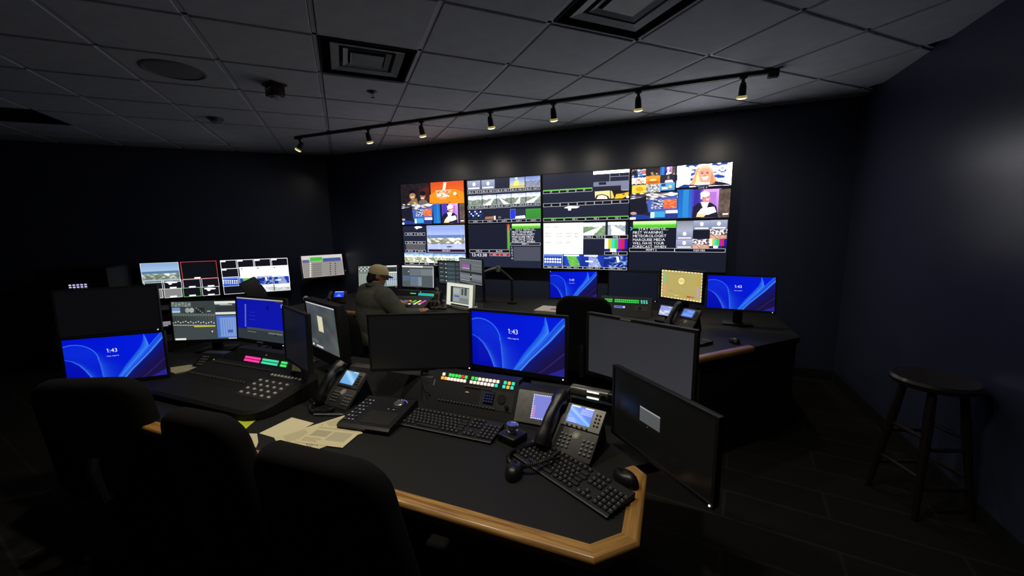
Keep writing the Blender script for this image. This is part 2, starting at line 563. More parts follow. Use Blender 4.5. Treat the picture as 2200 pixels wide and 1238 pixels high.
# ------------------------------------------------------------------ display pictures, drawn as flat coloured faces
GLYPH = {}
GLYPH['1'] = ([(.12, 0), (.22, 0), (.22, .70), (.14, .70), (0, .60), (0, .50), (.12, .565)], [(0, 1, 2, 3, 6), (3, 4, 5, 6)], .40)
def glyph(ch):
    if ch in GLYPH:
        return GLYPH[ch]
    cu = bpy.data.curves.new('glyph', 'FONT')
    cu.body = ch; cu.resolution_u = 2; cu.size = 1.0; cu.fill_mode = 'FRONT'
    o = bpy.data.objects.new('glyph', cu); COL.objects.link(o)
    dg = bpy.context.evaluated_depsgraph_get()
    me = o.evaluated_get(dg).to_mesh()
    V = [(v.co.x, v.co.y) for v in me.vertices]
    Fs = [tuple(p.vertices) for p in me.polygons]
    o.evaluated_get(dg).to_mesh_clear()
    bpy.data.objects.remove(o); bpy.data.curves.remove(cu)
    if V:
        x0 = min(v[0] for v in V); x1 = max(v[0] for v in V)
        V = [(v[0] - x0, v[1]) for v in V]; w = x1 - x0 + 0.09
    else:
        w = 0.3
    GLYPH[ch] = (V, Fs, w)
    return GLYPH[ch]

def homog(src):
    """maps four corner points (TL,TR,BR,BL) onto the unit square, y down"""
    dst = [(0, 0), (1, 0), (1, 1), (0, 1)]
    A = []; b = []
    for (x, y), (u, v) in zip(src, dst):
        A.append([x, y, 1, 0, 0, 0, -u * x, -u * y]); b.append(u)
        A.append([0, 0, 0, x, y, 1, -v * x, -v * y]); b.append(v)
    h = np.linalg.solve(np.array(A, float), np.array(b, float))
    return np.append(h, 1).reshape(3, 3)

class Scr:
    def __init__(s, w, h, bg=(0, 0, 0), quad=None, layer=0.00012):
        s.w, s.h, s.dl = w, h, layer
        s.V = []; s.F = []; s.C = []; s.thin = []
        s.H = homog(quad) if quad else None
        s.bgcol = bg
        s._rect(0, 0, 1, 1, bg, 0)
    def m(s, x, y):
        if s.H is None: return x, y
        q = s.H @ np.array([x, y, 1.0]); return float(min(1, max(0, q[0] / q[2]))), float(min(1, max(0, q[1] / q[2])))
    def p3(s, u, v, l):
        return ((u - .5) * s.w, -l * s.dl, (.5 - v) * s.h)
    def face(s, uv, cols, l):
        k = len(s.V)
        s.V += [s.p3(u, v, l) for u, v in uv]
        s.F.append(tuple(range(k, k + len(uv))))
        if not isinstance(cols[0], (tuple, list, np.ndarray)): cols = [cols] * len(uv)
        s.C += [lin(c) for c in cols]
    def _rect(s, x0, y0, x1, y1, c, l, c2=None):
        uv = [(x0, y0), (x0, y1), (x1, y1), (x1, y0)]
        c2 = c2 or c
        s.face(uv, [c, c2, c2, c], l)
    def rect(s, x0, y0, x1, y1, c, l=1, c2=None):
        a = s.m(x0, y0); b = s.m(x1, y1)
        s._rect(a[0], a[1], b[0], b[1], c, l, c2)
    def poly(s, pts, c, l=2):
        s.face([s.m(*p) for p in pts], c, l)
    def ell(s, cx, cy, rx, ry, c, l=2, n=14):
        s.poly([(cx + rx * math.cos(2 * PI * i / n), cy - ry * math.sin(2 * PI * i / n)) for i in range(n)], c, l)
    def line(s, x0, y0, x1, y1, wd, c, l=3):
        k0 = len(s.C)
        a = Vector(s.m(x0, y0)); b = Vector(s.m(x1, y1))
        asp = s.w / s.h
        d = Vector(((b.x - a.x) * asp, b.y - a.y)); d.normalize()
        n = Vector((-d.y / asp, d.x)) * (wd / 2)
        s.face([tuple(a + n), tuple(b + n), tuple(b - n), tuple(a - n)], c, l)
        s.thin.append((k0, len(s.C)))
    def frame(s, x0, y0, x1, y1, c=(235, 238, 250), wd=0.008, l=3):
        k0 = len(s.C)
        a = s.m(x0, y0); b = s.m(x1, y1); ax = wd * s.h / s.w
        s._rect(a[0], a[1], b[0], a[1] + wd, c, l); s._rect(a[0], b[1] - wd, b[0], b[1], c, l)
        s._rect(a[0], a[1], a[0] + ax, b[1], c, l); s._rect(b[0] - ax, a[1], b[0], b[1], c, l)
        s.thin.append((k0, len(s.C)))
    def text(s, st, x, y, hgt, c=(245, 245, 250), l=4, fit=None, align='c', raw=False):
        """hgt: capital height as a share of the screen height; fit: width limit as share of the screen width"""
        k0 = len(s.C)
        u, v = (x, y) if raw else s.m(x, y)
        tot = sum(glyph(ch)[2] for ch in st)
        sc = hgt / 0.7
        sx = sc * s.h / s.w
        if fit: sx = fit / tot
        px = u - (tot * sx / 2 if align == 'c' else 0)
        for ch in st:
            V, Fs, w = glyph(ch)
            for f in Fs:
                s.face([(px + V[i][0] * sx, v + hgt / 2 - V[i][1] * sc) for i in f], c, l)
            px += w * sx
        s.thin.append((k0, len(s.C)))
    def box(s, x0, y0, x1, y1, st='', fill=(14, 14, 24), ln=(225, 228, 240), wd=0.006, th=0.5, l=2):
        s.rect(x0, y0, x1, y1, fill, l); s.frame(x0, y0, x1, y1, ln, wd, l + 1)
        if st:
            a = s.m(x0, y0); b = s.m(x1, y1)
            hh = (b[1] - a[1]) * th
            tot = sum(glyph(ch)[2] for ch in st) * hh / .7 * s.h / s.w
            s.text(st, (a[0] + b[0]) / 2, (a[1] + b[1]) / 2, hh, l=l + 2, fit=min(tot, (b[0] - a[0]) * .85), raw=True)
    def img(s, x0, y0, x1, y1, f, nx=20, ny=12, l=1):
        nx, ny = int(nx * 1.5), int(ny * 1.5)
        a = s.m(x0, y0); b = s.m(x1, y1)
        us = np.linspace(0, 1, nx + 1); vs = np.linspace(0, 1, ny + 1)
        Ug, Vg = np.meshgrid(us, vs)
        col = linarr(np.clip(f(Ug, Vg), 0, 255))
        k = len(s.V)
        for j in range(ny + 1):
            for i in range(nx + 1):
                s.V.append(s.p3(a[0] + (b[0] - a[0]) * us[i], a[1] + (b[1] - a[1]) * vs[j], l))
        for j in range(ny):
            for i in range(nx):
                q = [(j, i), (j + 1, i), (j + 1, i + 1), (j, i + 1)]
                s.F.append(tuple(k + jj * (nx + 1) + ii for jj, ii in q))
                s.C += [tuple(col[jj, ii]) for jj, ii in q]
    def mesh(s, name, m, hdr=0.0):
        me = bpy.data.meshes.new(name)
        me.from_pydata(s.V, [], s.F)
        at = me.color_attributes.new('Col', 'FLOAT_COLOR', 'CORNER')
        arr = np.ones((len(s.C), 4), np.float32); arr[:, :3] = np.array(s.C, np.float32)
        th = np.ones(len(s.C), np.float32)
        for a_, b_ in s.thin: th[a_:b_] = 0.0          # thin lines and lettering stay as they are
        if hdr: arr[:, :3] += hdr * th[:, None] * arr[:, :3] * (arr[:, :3].min(1) ** 3)[:, None]      # highlights brighter than the camera could hold
        at.data.foreach_set('color', arr.ravel())
        me.materials.append(m)
        me.update()
        return me

def noise2(seed, n=16):
    r = np.random.RandomState(seed); g = r.rand(n + 1, n + 1)
    def f(u, v, fx=1.0, fy=1.0):
        x = (u * fx * n) % n; y = (v * fy * n) % n
        i = np.floor(x).astype(int) % n; j = np.floor(y).astype(int) % n
        a = x - np.floor(x); b = y - np.floor(y)
        return (g[j, i] * (1 - a) + g[j, i + 1] * a) * (1 - b) + (g[j + 1, i] * (1 - a) + g[j + 1, i + 1] * a) * b
    return f
def mix(a, b, t):
    a = np.asarray(a, float); b = np.asarray(b, float); t = np.clip(t, 0, 1)
    return a * (1 - t[..., None]) + b * t[..., None]
def land(seed, sky1=(150, 175, 225), sky2=(205, 215, 235), hor=.42, g1=(170, 175, 150), g2=(90, 105, 80), road=None, haze=0.0):
    """a traffic or skyline camera picture"""
    nz = noise2(seed)
    def f(u, v):
        s_ = mix(sky1, sky2, v / hor + (nz(u, v, .4, .6) - .5) * .6)
        g = mix(g1, g2, nz(u, v, .9, 1.0) * 1.3 - .15)
        c = np.where((v < hor + (nz(u, v * 0, .7) - .5) * .1)[..., None], s_, g)
        if road is not None:
            x0, x1, wd = road
            t = np.clip((v - hor) / (1 - hor), 0, 1)
            xc = x0 + (x1 - x0) * t; hw = .02 + wd * t
            on = (np.abs(u - xc) < hw) & (v > hor)
            c = np.where(on[..., None], np.array([188, 192, 198.]), c)
            md = (np.abs(u - xc) < .08 * hw + .012) & (v > hor)
            c = np.where(md[..., None], np.array([235, 235, 240.]), c)
        return mix(c, (200, 205, 225), np.full(u.shape, haze))
    return f

def wallpaper(u, v):
    """blue lock-screen picture: overlapping sweeping ribbons"""
    def cv(pts):
        ys = [p[1] for p in pts]; xs = [p[0] for p in pts]
        return np.interp(v, ys, xs)
    def soft(d, w=.006): return np.clip(d / w + .5, 0, 1)
    base = mix((0, 14, 200), (0, 32, 226), u * .7 + .15)
    c = mix(base, (0, 4, 160), (v - .35) * .8 * (1 - u))
    # upper arc: an ellipse that runs over into a long falling stem
    a1 = np.hypot((u - .09) / .235, (v - .50) / .375)
    stem = cv([(.322, .46), (.335, .60), (.345, .8), (.352, 1.0)])
    xc1 = np.where(v < .50, .09 + .235 * np.sqrt(np.clip(1 - ((v - .50) / .375) ** 2, 0, 1)), stem)
    d1 = u - xc1
    inside = soft(1 - a1, .02) * (v < .50) + (v >= .50) * soft(-d1)
    c = mix(c, (20, 74, 224), inside * np.clip(.42 - .5 * np.abs(v - .3), 0, .4) * (u < .45))
    glow = np.where((d1 > 0) & (v > .22), np.exp(-d1 / (.03 + .15 * np.clip(v - .25, 0, 1))) * np.clip((v - .22) * 2.4, 0, 1), 0)
    c = mix(c, (52, 128, 238), glow * .62)
    c = mix(c, (74, 146, 255), np.exp(-((a1 - 1.0) / .022) ** 2) * (v < .50) * .85)
    c = mix(c, (74, 146, 255), np.exp(-(d1 / .006) ** 2) * (v >= .46) * .6)
    # lower arc
    xc2 = cv([(-.05, .43), (.0, .44), (.07, .49), (.13, .58), (.185, .72), (.225, .86), (.255, 1.0)])
    d2 = u - xc2
    on2 = soft(v - .435, .02)
    c = mix(c, (58, 134, 242), np.where(d2 > 0, np.exp(-d2 / (.010 + .085 * np.clip(v - .44, 0, 1))), 0) * on2 * .7)
    c = mix(c, (0, 6, 165), soft(-d2) * on2 * .6)
    c = mix(c, (86, 156, 255), np.exp(-(d2 / .006) ** 2) * on2 * .7)
    # ribbons sweeping down from the upper right
    s1 = cv([(.80, 0), (.79, .14), (.755, .28), (.68, .46), (.58, .68), (.46, 1.0)])
    s1b = cv([(.805, 0), (.83, .14), (.845, .27), (.76, .46), (.66, .66), (.49, 1.0)])
    s2 = cv([(.985, 0), (.90, .17), (.80, .40), (.70, .61), (.60, .80), (.505, 1.0)])
    s3 = cv([(1.06, 0), (.99, .13), (.85, .42), (.74, .62), (.64, .80), (.545, 1.0)])
    t1 = (u - s1) / np.maximum(s1b - s1, .01)
    m1_ = soft(u - s1) * soft(s1b - u)
    c = c * (1 - m1_[..., None]) + mix((18, 72, 224), (62, 140, 246), t1) * m1_[..., None]
    t2 = (u - s2) / np.maximum(s3 - s2, .01)
    m2_ = soft(u - s2) * soft(s3 - u)
    c = c * (1 - m2_[..., None]) + mix((14, 60, 215), (36, 104, 238), t2) * m2_[..., None]
    out = soft(u - s3)
    c = c * (1 - out[..., None]) + mix((12, 22, 128), (26, 16, 66), (u - s3) * 4.5 + (v - .5) * .5) * out[..., None]
    c = mix(c, (92, 170, 255), np.exp(-((u - s2) / .007) ** 2) * .6)
    c = mix(c, (98, 178, 255), np.exp(-((u - s3) / .009) ** 2) * .8)
    s4 = cv([(1.2, 0), (1.02, .56), (.80, .92), (.74, 1.0)])
    c = mix(c, (60, 60, 170), np.exp(-((u - s4) / .008) ** 2) * .5)
    s5 = cv([(1.2, 0), (1.05, .80), (.99, .86), (.83, 1.0)])
    return mix(c, (38, 34, 140), soft(u - s5))

def lock_screen(w, h):
    S = Scr(w, h, (0, 10, 180))
    S.img(0, 0, 1, 1, wallpaper, 150, 84, 1)
    S.text('1:43', .47, .31, .085, raw=True)
    S.text('Friday, August 16', .47, .435, .022, raw=True, fit=.12)
    return S

# ---------- repeated pictures
def pic_studio(S, x0, y0, x1, y1):
    X = lambda a: x0 + (x1 - x0) * a
    Y = lambda b: y0 + (y1 - y0) * b
    S.rect(x0, y0, x1, y1, (36, 36, 58), 1)
    nz = noise2(5)
    S.img(x0, y0, x1, Y(.35), lambda u, v: mix((60, 52, 58), (225, 215, 220), (nz(u, v, .8, .9) - .42) * 3.0), 22, 7, 2)
    S.poly([(X(0), Y(.22)), (X(.36), Y(.12)), (X(.35), Y(.72)), (X(.05), Y(.95)), (X(0), Y(.95))], (26, 28, 44), 3)
    S.poly([(X(.36), Y(.28)), (X(1), Y(.08)), (X(1), Y(.74)), (X(.40), Y(.72))], (70, 100, 190), 3)
    S.img(X(.46), Y(.24), X(.98), Y(.58), lambda u, v: np.where((u < .5)[..., None], mix((40, 60, 120), (210, 205, 215), (nz(u, v) - .3) * 1.8), mix((225, 85, 45), (245, 160, 110), (nz(u, v) - .3) * 1.8)), 18, 8, 4)
    S.poly([(X(0), Y(1)), (X(.06), Y(.78)), (X(.42), Y(.86)), (X(.44), Y(1))], (38, 60, 150), 4)
    S.poly([(X(.42), Y(1)), (X(.44), Y(.72)), (X(1), Y(.68)), (X(1), Y(1))], (44, 60, 140), 4)
    S.rect(X(.52), Y(.70), X(.74), Y(.92), (70, 170, 225), 5)
    S.rect(X(.44), Y(.72), X(.52), Y(.94), (170, 215, 200), 5)
    S.rect(X(.76), Y(.66), X(1), Y(.76), (215, 205, 220), 5)
    S.ell(X(.08), Y(.76), (x1 - x0) * .07, (y1 - y0) * .06, (190, 150, 130), 5, 8)
    S.rect(X(0), Y(.92), X(.12), Y(1), (225, 220, 225), 5)
def pic_host(S, x0, y0, x1, y1):
    X = lambda a: x0 + (x1 - x0) * a
    Y = lambda b: y0 + (y1 - y0) * b
    S.rect(x0, y0, X(.26), y1, (30, 105, 190), 1, (35, 120, 205))
    S.rect(X(.12), y0, X(.20), y1, (50, 140, 215), 2)
    S.rect(X(.26), y0, X(.48), y1, (88, 62, 190), 1, (70, 70, 190))
    S.rect(X(.33), y0, X(.40), y1, (60, 50, 160), 2)
    S.rect(X(.48), y0, X(.80), y1, (205, 150, 225), 1, (165, 115, 205))
    S.rect(X(.62), Y(.1), X(.72), y1, (180, 120, 215), 2)
    nz = noise2(9)
    S.img(X(.80), y0, x1, y1, lambda u, v: mix((70, 56, 52), (130, 112, 100), nz(u, v, .5, 1)), 6, 12, 2)
    S.poly([(X(.28), Y(1)), (X(.30), Y(.62)), (X(.40), Y(.48)), (X(.64), Y(.47)), (X(.74), Y(.60)), (X(.78), Y(1))], (36, 32, 52), 3)
    S.poly([(X(.45), Y(.46)), (X(.60), Y(.46)), (X(.55), Y(.70)), (X(.49), Y(.66))], (238, 232, 240), 4)
    S.ell(X(.55), Y(.30), (x1 - x0) * .075, (y1 - y0) * .19, (222, 140, 128), 4)
    S.poly([(X(.50), Y(.40)), (X(.48), Y(.52)), (X(.58), Y(.52)), (X(.60), Y(.42))], (206, 122, 112), 3)
    S.ell(X(.49), Y(.31), (x1 - x0) * .018, (y1 - y0) * .045, (205, 120, 110), 6, 8)
    S.poly([(X(.615), Y(.27)), (X(.645), Y(.335)), (X(.615), Y(.345))], (228, 148, 134), 5)
    S.ell(X(.53), Y(.17), (x1 - x0) * .085, (y1 - y0) * .10, (240, 238, 240), 5)
    S.rect(X(.455), Y(.16), X(.475), Y(.34), (235, 230, 232), 5)
    S.rect(X(.555), Y(.34), X(.60), Y(.375), (250, 245, 245), 6)
    S.line(X(.52), Y(.27), X(.62), Y(.265), .006, (70, 60, 70), 6)
    S.poly([(X(.38), Y(.86)), (X(.46), Y(.68)), (X(.70), Y(.62)), (X(.74), Y(.80)), (X(.58), Y(.90))], (235, 245, 235), 5)
    S.poly([(X(.36), Y(.98)), (X(.38), Y(.84)), (X(.56), Y(.88)), (X(.50), Y(.98))], (232, 200, 150), 6)
    S.rect(X(.86), Y(.86), X(.96), Y(.90), (210, 200, 200), 4)
def pic_woman(S, x0, y0, x1, y1):
    X = lambda a: x0 + (x1 - x0) * a
    Y = lambda b: y0 + (y1 - y0) * b
    nz = noise2(21)
    S.img(x0, y0, x1, y1, lambda u, v: mix((36, 70, 170), (245, 248, 255), (nz(u, v, .9, .8) - .38) * 5), 30, 16, 1)
    S.poly([(X(0), Y(1)), (X(0), Y(.35)), (X(.10), Y(.10)), (X(.26), Y(.2)), (X(.22), Y(1))], (246, 248, 255), 2)
    S.poly([(X(.86), Y(.7)), (X(.92), Y(.0)), (X(1), Y(.0)), (X(1), Y(1)), (X(.9), Y(.95))], (240, 246, 255), 2)
    S.poly([(X(.22), Y(1)), (X(.30), Y(.60)), (X(.34), Y(.25)), (X(.50), Y(.08)), (X(.64), Y(.24)), (X(.68), Y(.60)), (X(.76), Y(.9)), (X(.72), Y(1))], (238, 176, 128), 3)
    S.poly([(X(.30), Y(1)), (X(.33), Y(.85)), (X(.70), Y(.85)), (X(.74), Y(1))], (240, 205, 215), 4)
    S.ell(X(.50), Y(.50), (x1 - x0) * .125, (y1 - y0) * .37, (240, 165, 140), 5, 18)
    S.poly([(X(.37), Y(.40)), (X(.42), Y(.14)), (X(.54), Y(.08)), (X(.62), Y(.20)), (X(.63), Y(.42)), (X(.58), Y(.22)), (X(.46), Y(.22))], (246, 190, 150), 6)
    for ex in (.455, .55):
        S.ell(X(ex), Y(.435), (x1 - x0) * .026, (y1 - y0) * .035, (196, 110, 100), 7, 10)
        S.line(X(ex - .022), Y(.435), X(ex + .022), Y(.43), .012, (96, 50, 50), 8)
        S.line(X(ex - .028), Y(.365), X(ex + .028), Y(.355), .010, (190, 120, 90), 8)
    S.poly([(X(.33), Y(.95)), (X(.355), Y(.55)), (X(.385), Y(.35)), (X(.40), Y(.62)), (X(.43), Y(.95))], (250, 205, 160), 6)
    S.poly([(X(.585), Y(.95)), (X(.615), Y(.60)), (X(.625), Y(.35)), (X(.66), Y(.62)), (X(.69), Y(.95))], (226, 150, 108), 6)
    S.poly([(X(.44), Y(.62)), (X(.57), Y(.60)), (X(.53), Y(.72)), (X(.48), Y(.73))], (255, 245, 245), 7)
    S.ell(X(.505), Y(.54), (x1 - x0) * .02, (y1 - y0) * .04, (225, 135, 115), 7, 8)
    S.poly([(X(.05), Y(1)), (X(.12), Y(.93)), (X(.40), Y(.97)), (X(.62), Y(.95)), (X(.70), Y(.82)), (X(.82), Y(.86)), (X(.95), Y(.95)), (X(1), Y(1))], (34, 30, 52), 6)
def pic_faces(S, x0, y0, x1, y1):
    X = lambda a: x0 + (x1 - x0) * a
    Y = lambda b: y0 + (y1 - y0) * b
    nz = noise2(31)
    S.img(x0, y0, x1, y1, lambda u, v: mix(mix((24, 24, 30), (46, 34, 38), nz(u, v)), (120, 42, 40), np.clip((u - .62) * 3, 0, 1) * np.clip(1.2 - np.abs(v - .5) * 2, 0, 1) * nz(u, v, 1, 1) * 1.2), 16, 12, 1)
    S.ell(X(.42), Y(.60), (x1 - x0) * .10, (y1 - y0) * .20, (172, 128, 100), 2)
    S.poly([(X(.30), Y(.56)), (X(.33), Y(.32)), (X(.48), Y(.30)), (X(.52), Y(.52)), (X(.44), Y(.46)), (X(.36), Y(.48))], (22, 18, 20), 3)
    S.poly([(X(.26), Y(1)), (X(.40), Y(.80)), (X(.56), Y(.72)), (X(.62), Y(1))], (140, 112, 84), 2)
    S.ell(X(.76), Y(.64), (x1 - x0) * .085, (y1 - y0) * .19, (160, 112, 96), 4)
    S.ell(X(.76), Y(.48), (x1 - x0) * .10, (y1 - y0) * .12, (26, 20, 22), 5)
    S.poly([(X(.62), Y(1)), (X(.66), Y(.84)), (X(.86), Y(.80)), (X(.98), Y(1))], (120, 104, 92), 3)
    S.rect(X(.36), Y(.64), X(.48), Y(.69), (225, 180, 160), 4); S.rect(X(.71), Y(.70), X(.80), Y(.74), (232, 205, 190), 6)
    S.ell(X(.5), Y(.95), (x1 - x0) * .05, (y1 - y0) * .04, (200, 190, 50), 5, 8)
def pic_bowl(S, x0, y0, x1, y1):
    X = lambda a: x0 + (x1 - x0) * a
    Y = lambda b: y0 + (y1 - y0) * b
    S.rect(x0, y0, x1, y1, (222, 78, 34), 1, (250, 128, 32))
    S.poly([(X(0), Y(.62)), (X(.2), Y(.42)), (X(.7), Y(.34)), (X(1), Y(.5)), (X(1), Y(1)), (X(0), Y(1))], (252, 146, 30), 2)
    S.poly([(X(.39), Y(.04)), (X(.46), Y(.04)), (X(.43), Y(.45)), (X(.36), Y(.45))], (252, 235, 215), 3)
    S.poly([(X(.16), Y(.42)), (X(.62), Y(.38)), (X(.56), Y(.66)), (X(.46), Y(.80)), (X(.30), Y(.82)), (X(.20), Y(.68))], (236, 170, 105), 4)
    nz = noise2(3)
    S.img(X(.20), Y(.46), X(.56), Y(.70), lambda u, v: mix((190, 100, 50), (255, 240, 220), (nz(u, v, .7, .7) - .25) * 1.8), 14, 7, 5)
    S.line(X(.16), Y(.42), X(.62), Y(.38), .008, (255, 235, 205), 6)
    S.ell(X(.72), Y(.56), (x1 - x0) * .045, (y1 - y0) * .07, (250, 225, 200), 5, 10)
    S.line(X(.75), Y(.58), X(.83), Y(.78), .010, (90, 40, 25), 5)
    S.ell(X(.57), Y(.96), (x1 - x0) * .02, (y1 - y0) * .02, (60, 20, 10), 5, 8)
def cam_balloon(S, x0, y0, x1, y1):
    S.rect(x0, y0, x1, y1, (150, 156, 182), 1, (118, 124, 150))
    S.ell((x0 + x1) / 2, y0 + (y1 - y0) * .38, (x1 - x0) * .10, (y1 - y0) * .2, (232, 234, 240), 2, 10)
    S.rect(x0 + (x1 - x0) * .1, y0 + (y1 - y0) * .80, x0 + (x1 - x0) * .9, y0 + (y1 - y0) * .88, (205, 208, 222), 2)
def bars(S, x0, y0, x1, y1, low=True):
    cols = [(205, 205, 205), (205, 205, 40), (60, 215, 215), (60, 205, 60), (190, 30, 190), (210, 40, 50), (30, 30, 190)]
    yb = y0 + (y1 - y0) * (.78 if low else 1)
    for i, c in enumerate(cols):
        S.rect(x0 + (x1 - x0) * i / 7, y0, x0 + (x1 - x0) * (i + 1) / 7, yb, c, 2)
    if low:
        for i, c in enumerate([(36, 40, 120), (240, 240, 250), (50, 40, 140), (30, 30, 50)]):
            S.rect(x0 + (x1 - x0) * i / 4, yb, x0 + (x1 - x0) * (i + 1) / 4, y1, c, 2)
def prompter(S, x0, y0, x1, y1, ytxt, hgt, wmax):
    ym = y0 + (y1 - y0) * .5
    S.rect(x0, y0, x1, ym, (190, 246, 165), 2, (150, 232, 110)); S.rect(x0, ym, x1, y1, (98, 205, 52), 2, (84, 190, 44))
    L = ['STAY WITH US...', 'FIRST WARNING', 'METEOROLOGIST', 'MARQUISE MEDA', 'WILL HAVE YOUR', 'FORECAST WHEN']
    for i, (s_, yy) in enumerate(zip(L, ytxt)):
        a = S.m(x0 + (x1 - x0) * (.13 if i == 0 else 0), yy)
        S.text(s_, a[0], a[1], hgt, (248, 250, 255), 4, align='l', raw=True, fit=wmax * [.72, .735, .82, .79, .77, .82][i])
def weather(S, k, x0, y0, x1, y1):
    X = lambda a: x0 + (x1 - x0) * a
    Y = lambda b: y0 + (y1 - y0) * b
    S.rect(x0, y0, x1, y1, (30, 58, 170), 1, (24, 48, 150))
    nz = noise2(40 + k)
    if k == 0:
        S.rect(X(0), Y(0), X(1), Y(.18), (90, 130, 220), 2)
        for i in range(7):
            S.ell(X(.10 + i * .13), Y(.42), (x1 - x0) * .045, (y1 - y0) * .09, (240, 245, 255), 3, 8)
            S.rect(X(.06 + i * .13), Y(.60), X(.14 + i * .13), Y(.74), (225, 232, 250), 3)
        S.rect(X(.04), Y(.82), X(.96), Y(.94), (60, 95, 200), 2)
    elif k == 1:
        S.img(X(.10), Y(.08), X(.85), Y(1), lambda u, v: np.where(((u > .1 + v * .25) & (u < .75 + v * .3))[..., None], mix((60, 160, 70), (150, 215, 80), nz(u, v)), np.array([36, 70, 185.])), 16, 12, 2)
        S.rect(X(.05), Y(0), X(.8), Y(.09), (230, 238, 250), 3)
    elif k == 2:
        S.img(X(.2), Y(.10), X(.9), Y(1), lambda u, v: np.where(((u > .12) & (u < .62 + v * .35))[..., None], mix((110, 125, 180), (170, 180, 215), nz(u, v)), np.array([28, 56, 175.])), 16, 12, 2)
        S.rect(X(.05), Y(0), X(.7), Y(.10), (200, 215, 245), 3); S.rect(X(.12), Y(.50), X(.46), Y(.58), (235, 240, 250), 3)
    else:
        S.img(X(0), Y(0), X(1), Y(1), lambda u, v: mix((16, 40, 130), (150, 175, 225), (nz(u, v, .5, .6) - .55) * 3), 16, 12, 2)
        S.poly([(X(.52), Y(.08)), (X(.62), Y(.1)), (X(.66), Y(.5)), (X(.58), Y(.55)), (X(.55), Y(.35))], (235, 240, 250), 3)
        S.line(X(.45), Y(.88), X(.6), Y(.75), .01, (240, 245, 255), 3); S.line(X(.68), Y(.9), X(.8), Y(.75), .01, (240, 245, 255), 3)

BLK = (33, 37, 56)  # lifted bluish black: lens bloom put into the dark screen areas
TVW, TVH = 1.0, 0.562
def tv1t():
    S = Scr(TVW, TVH, (18, 19, 28), [(90, 280), (805, 237), (835, 722), (135, 740)])
    pic_faces(S, 90, 275, 436, 500); pic_bowl(S, 432, 250, 822, 494)
    pic_studio(S, 112, 508, 470, 738); pic_host(S, 470, 498, 836, 722)
    return S
def tv1b():
    S = Scr(TVW, TVH, BLK, [(150, 755), (860, 745), (860, 1200), (155, 1205)])
    S.ell(335, 768, 44, 9, (238, 238, 245), 2); S.ell(318, 778, 14, 11, (238, 238, 245), 3)
    for (a, b) in ((832, 862), (930, 960), (1030, 1056)):
        S.box(172, a, 292, b, 'M2 TO1'); S.box(292, a, 410, b, 'M2 TO2')
    S.rect(180, 962, 408, 1030, (88, 88, 94), 1)
    nz = noise2(12)
    def prev(u, v):
        c = mix((128, 150, 218), (168, 182, 224), v * 1.6)
        c = np.where((v > .40)[..., None], mix((96, 122, 178), (120, 140, 190), (v - .4) * 6), c)
        c = np.where((v > .54)[..., None], mix((120, 125, 110), (236, 226, 205), (nz(u, v, 1.0, 1.2) - .25) * 1.7), c)
        c = np.where((v > .80)[..., None], mix((150, 162, 204), (168, 178, 214), nz(u, v)), c)
        return c
    S.img(432, 752, 852, 1010, prev, 40, 24, 1)
    S.frame(470, 775, 818, 992, (205, 215, 238), .005, 2)
    S.ell(678, 985, 32, 8, (78, 84, 110), 3, 10)
    S.frame(432, 750, 853, 1047, (215, 220, 236), .007, 3)
    S.box(440, 1015, 852, 1046, 'PREVIEW', (44, 22, 46))
    for i in range(4):
        x0 = 156 + i * 175
        S.img(x0, 1062, x0 + 172, 1170, land(50 + i, (110, 150, 220), (200, 215, 240), .45, (205, 205, 185), (110, 128, 90), (None, (.5, .8, .22), None, (.9, .1, .28))[i]), 20, 12, 1)
        S.box(x0, 1172, x0 + 172, 1198, ('CAM 7', 'FNR 10', 'FNR 11', 'FNR 12')[i])
    return S
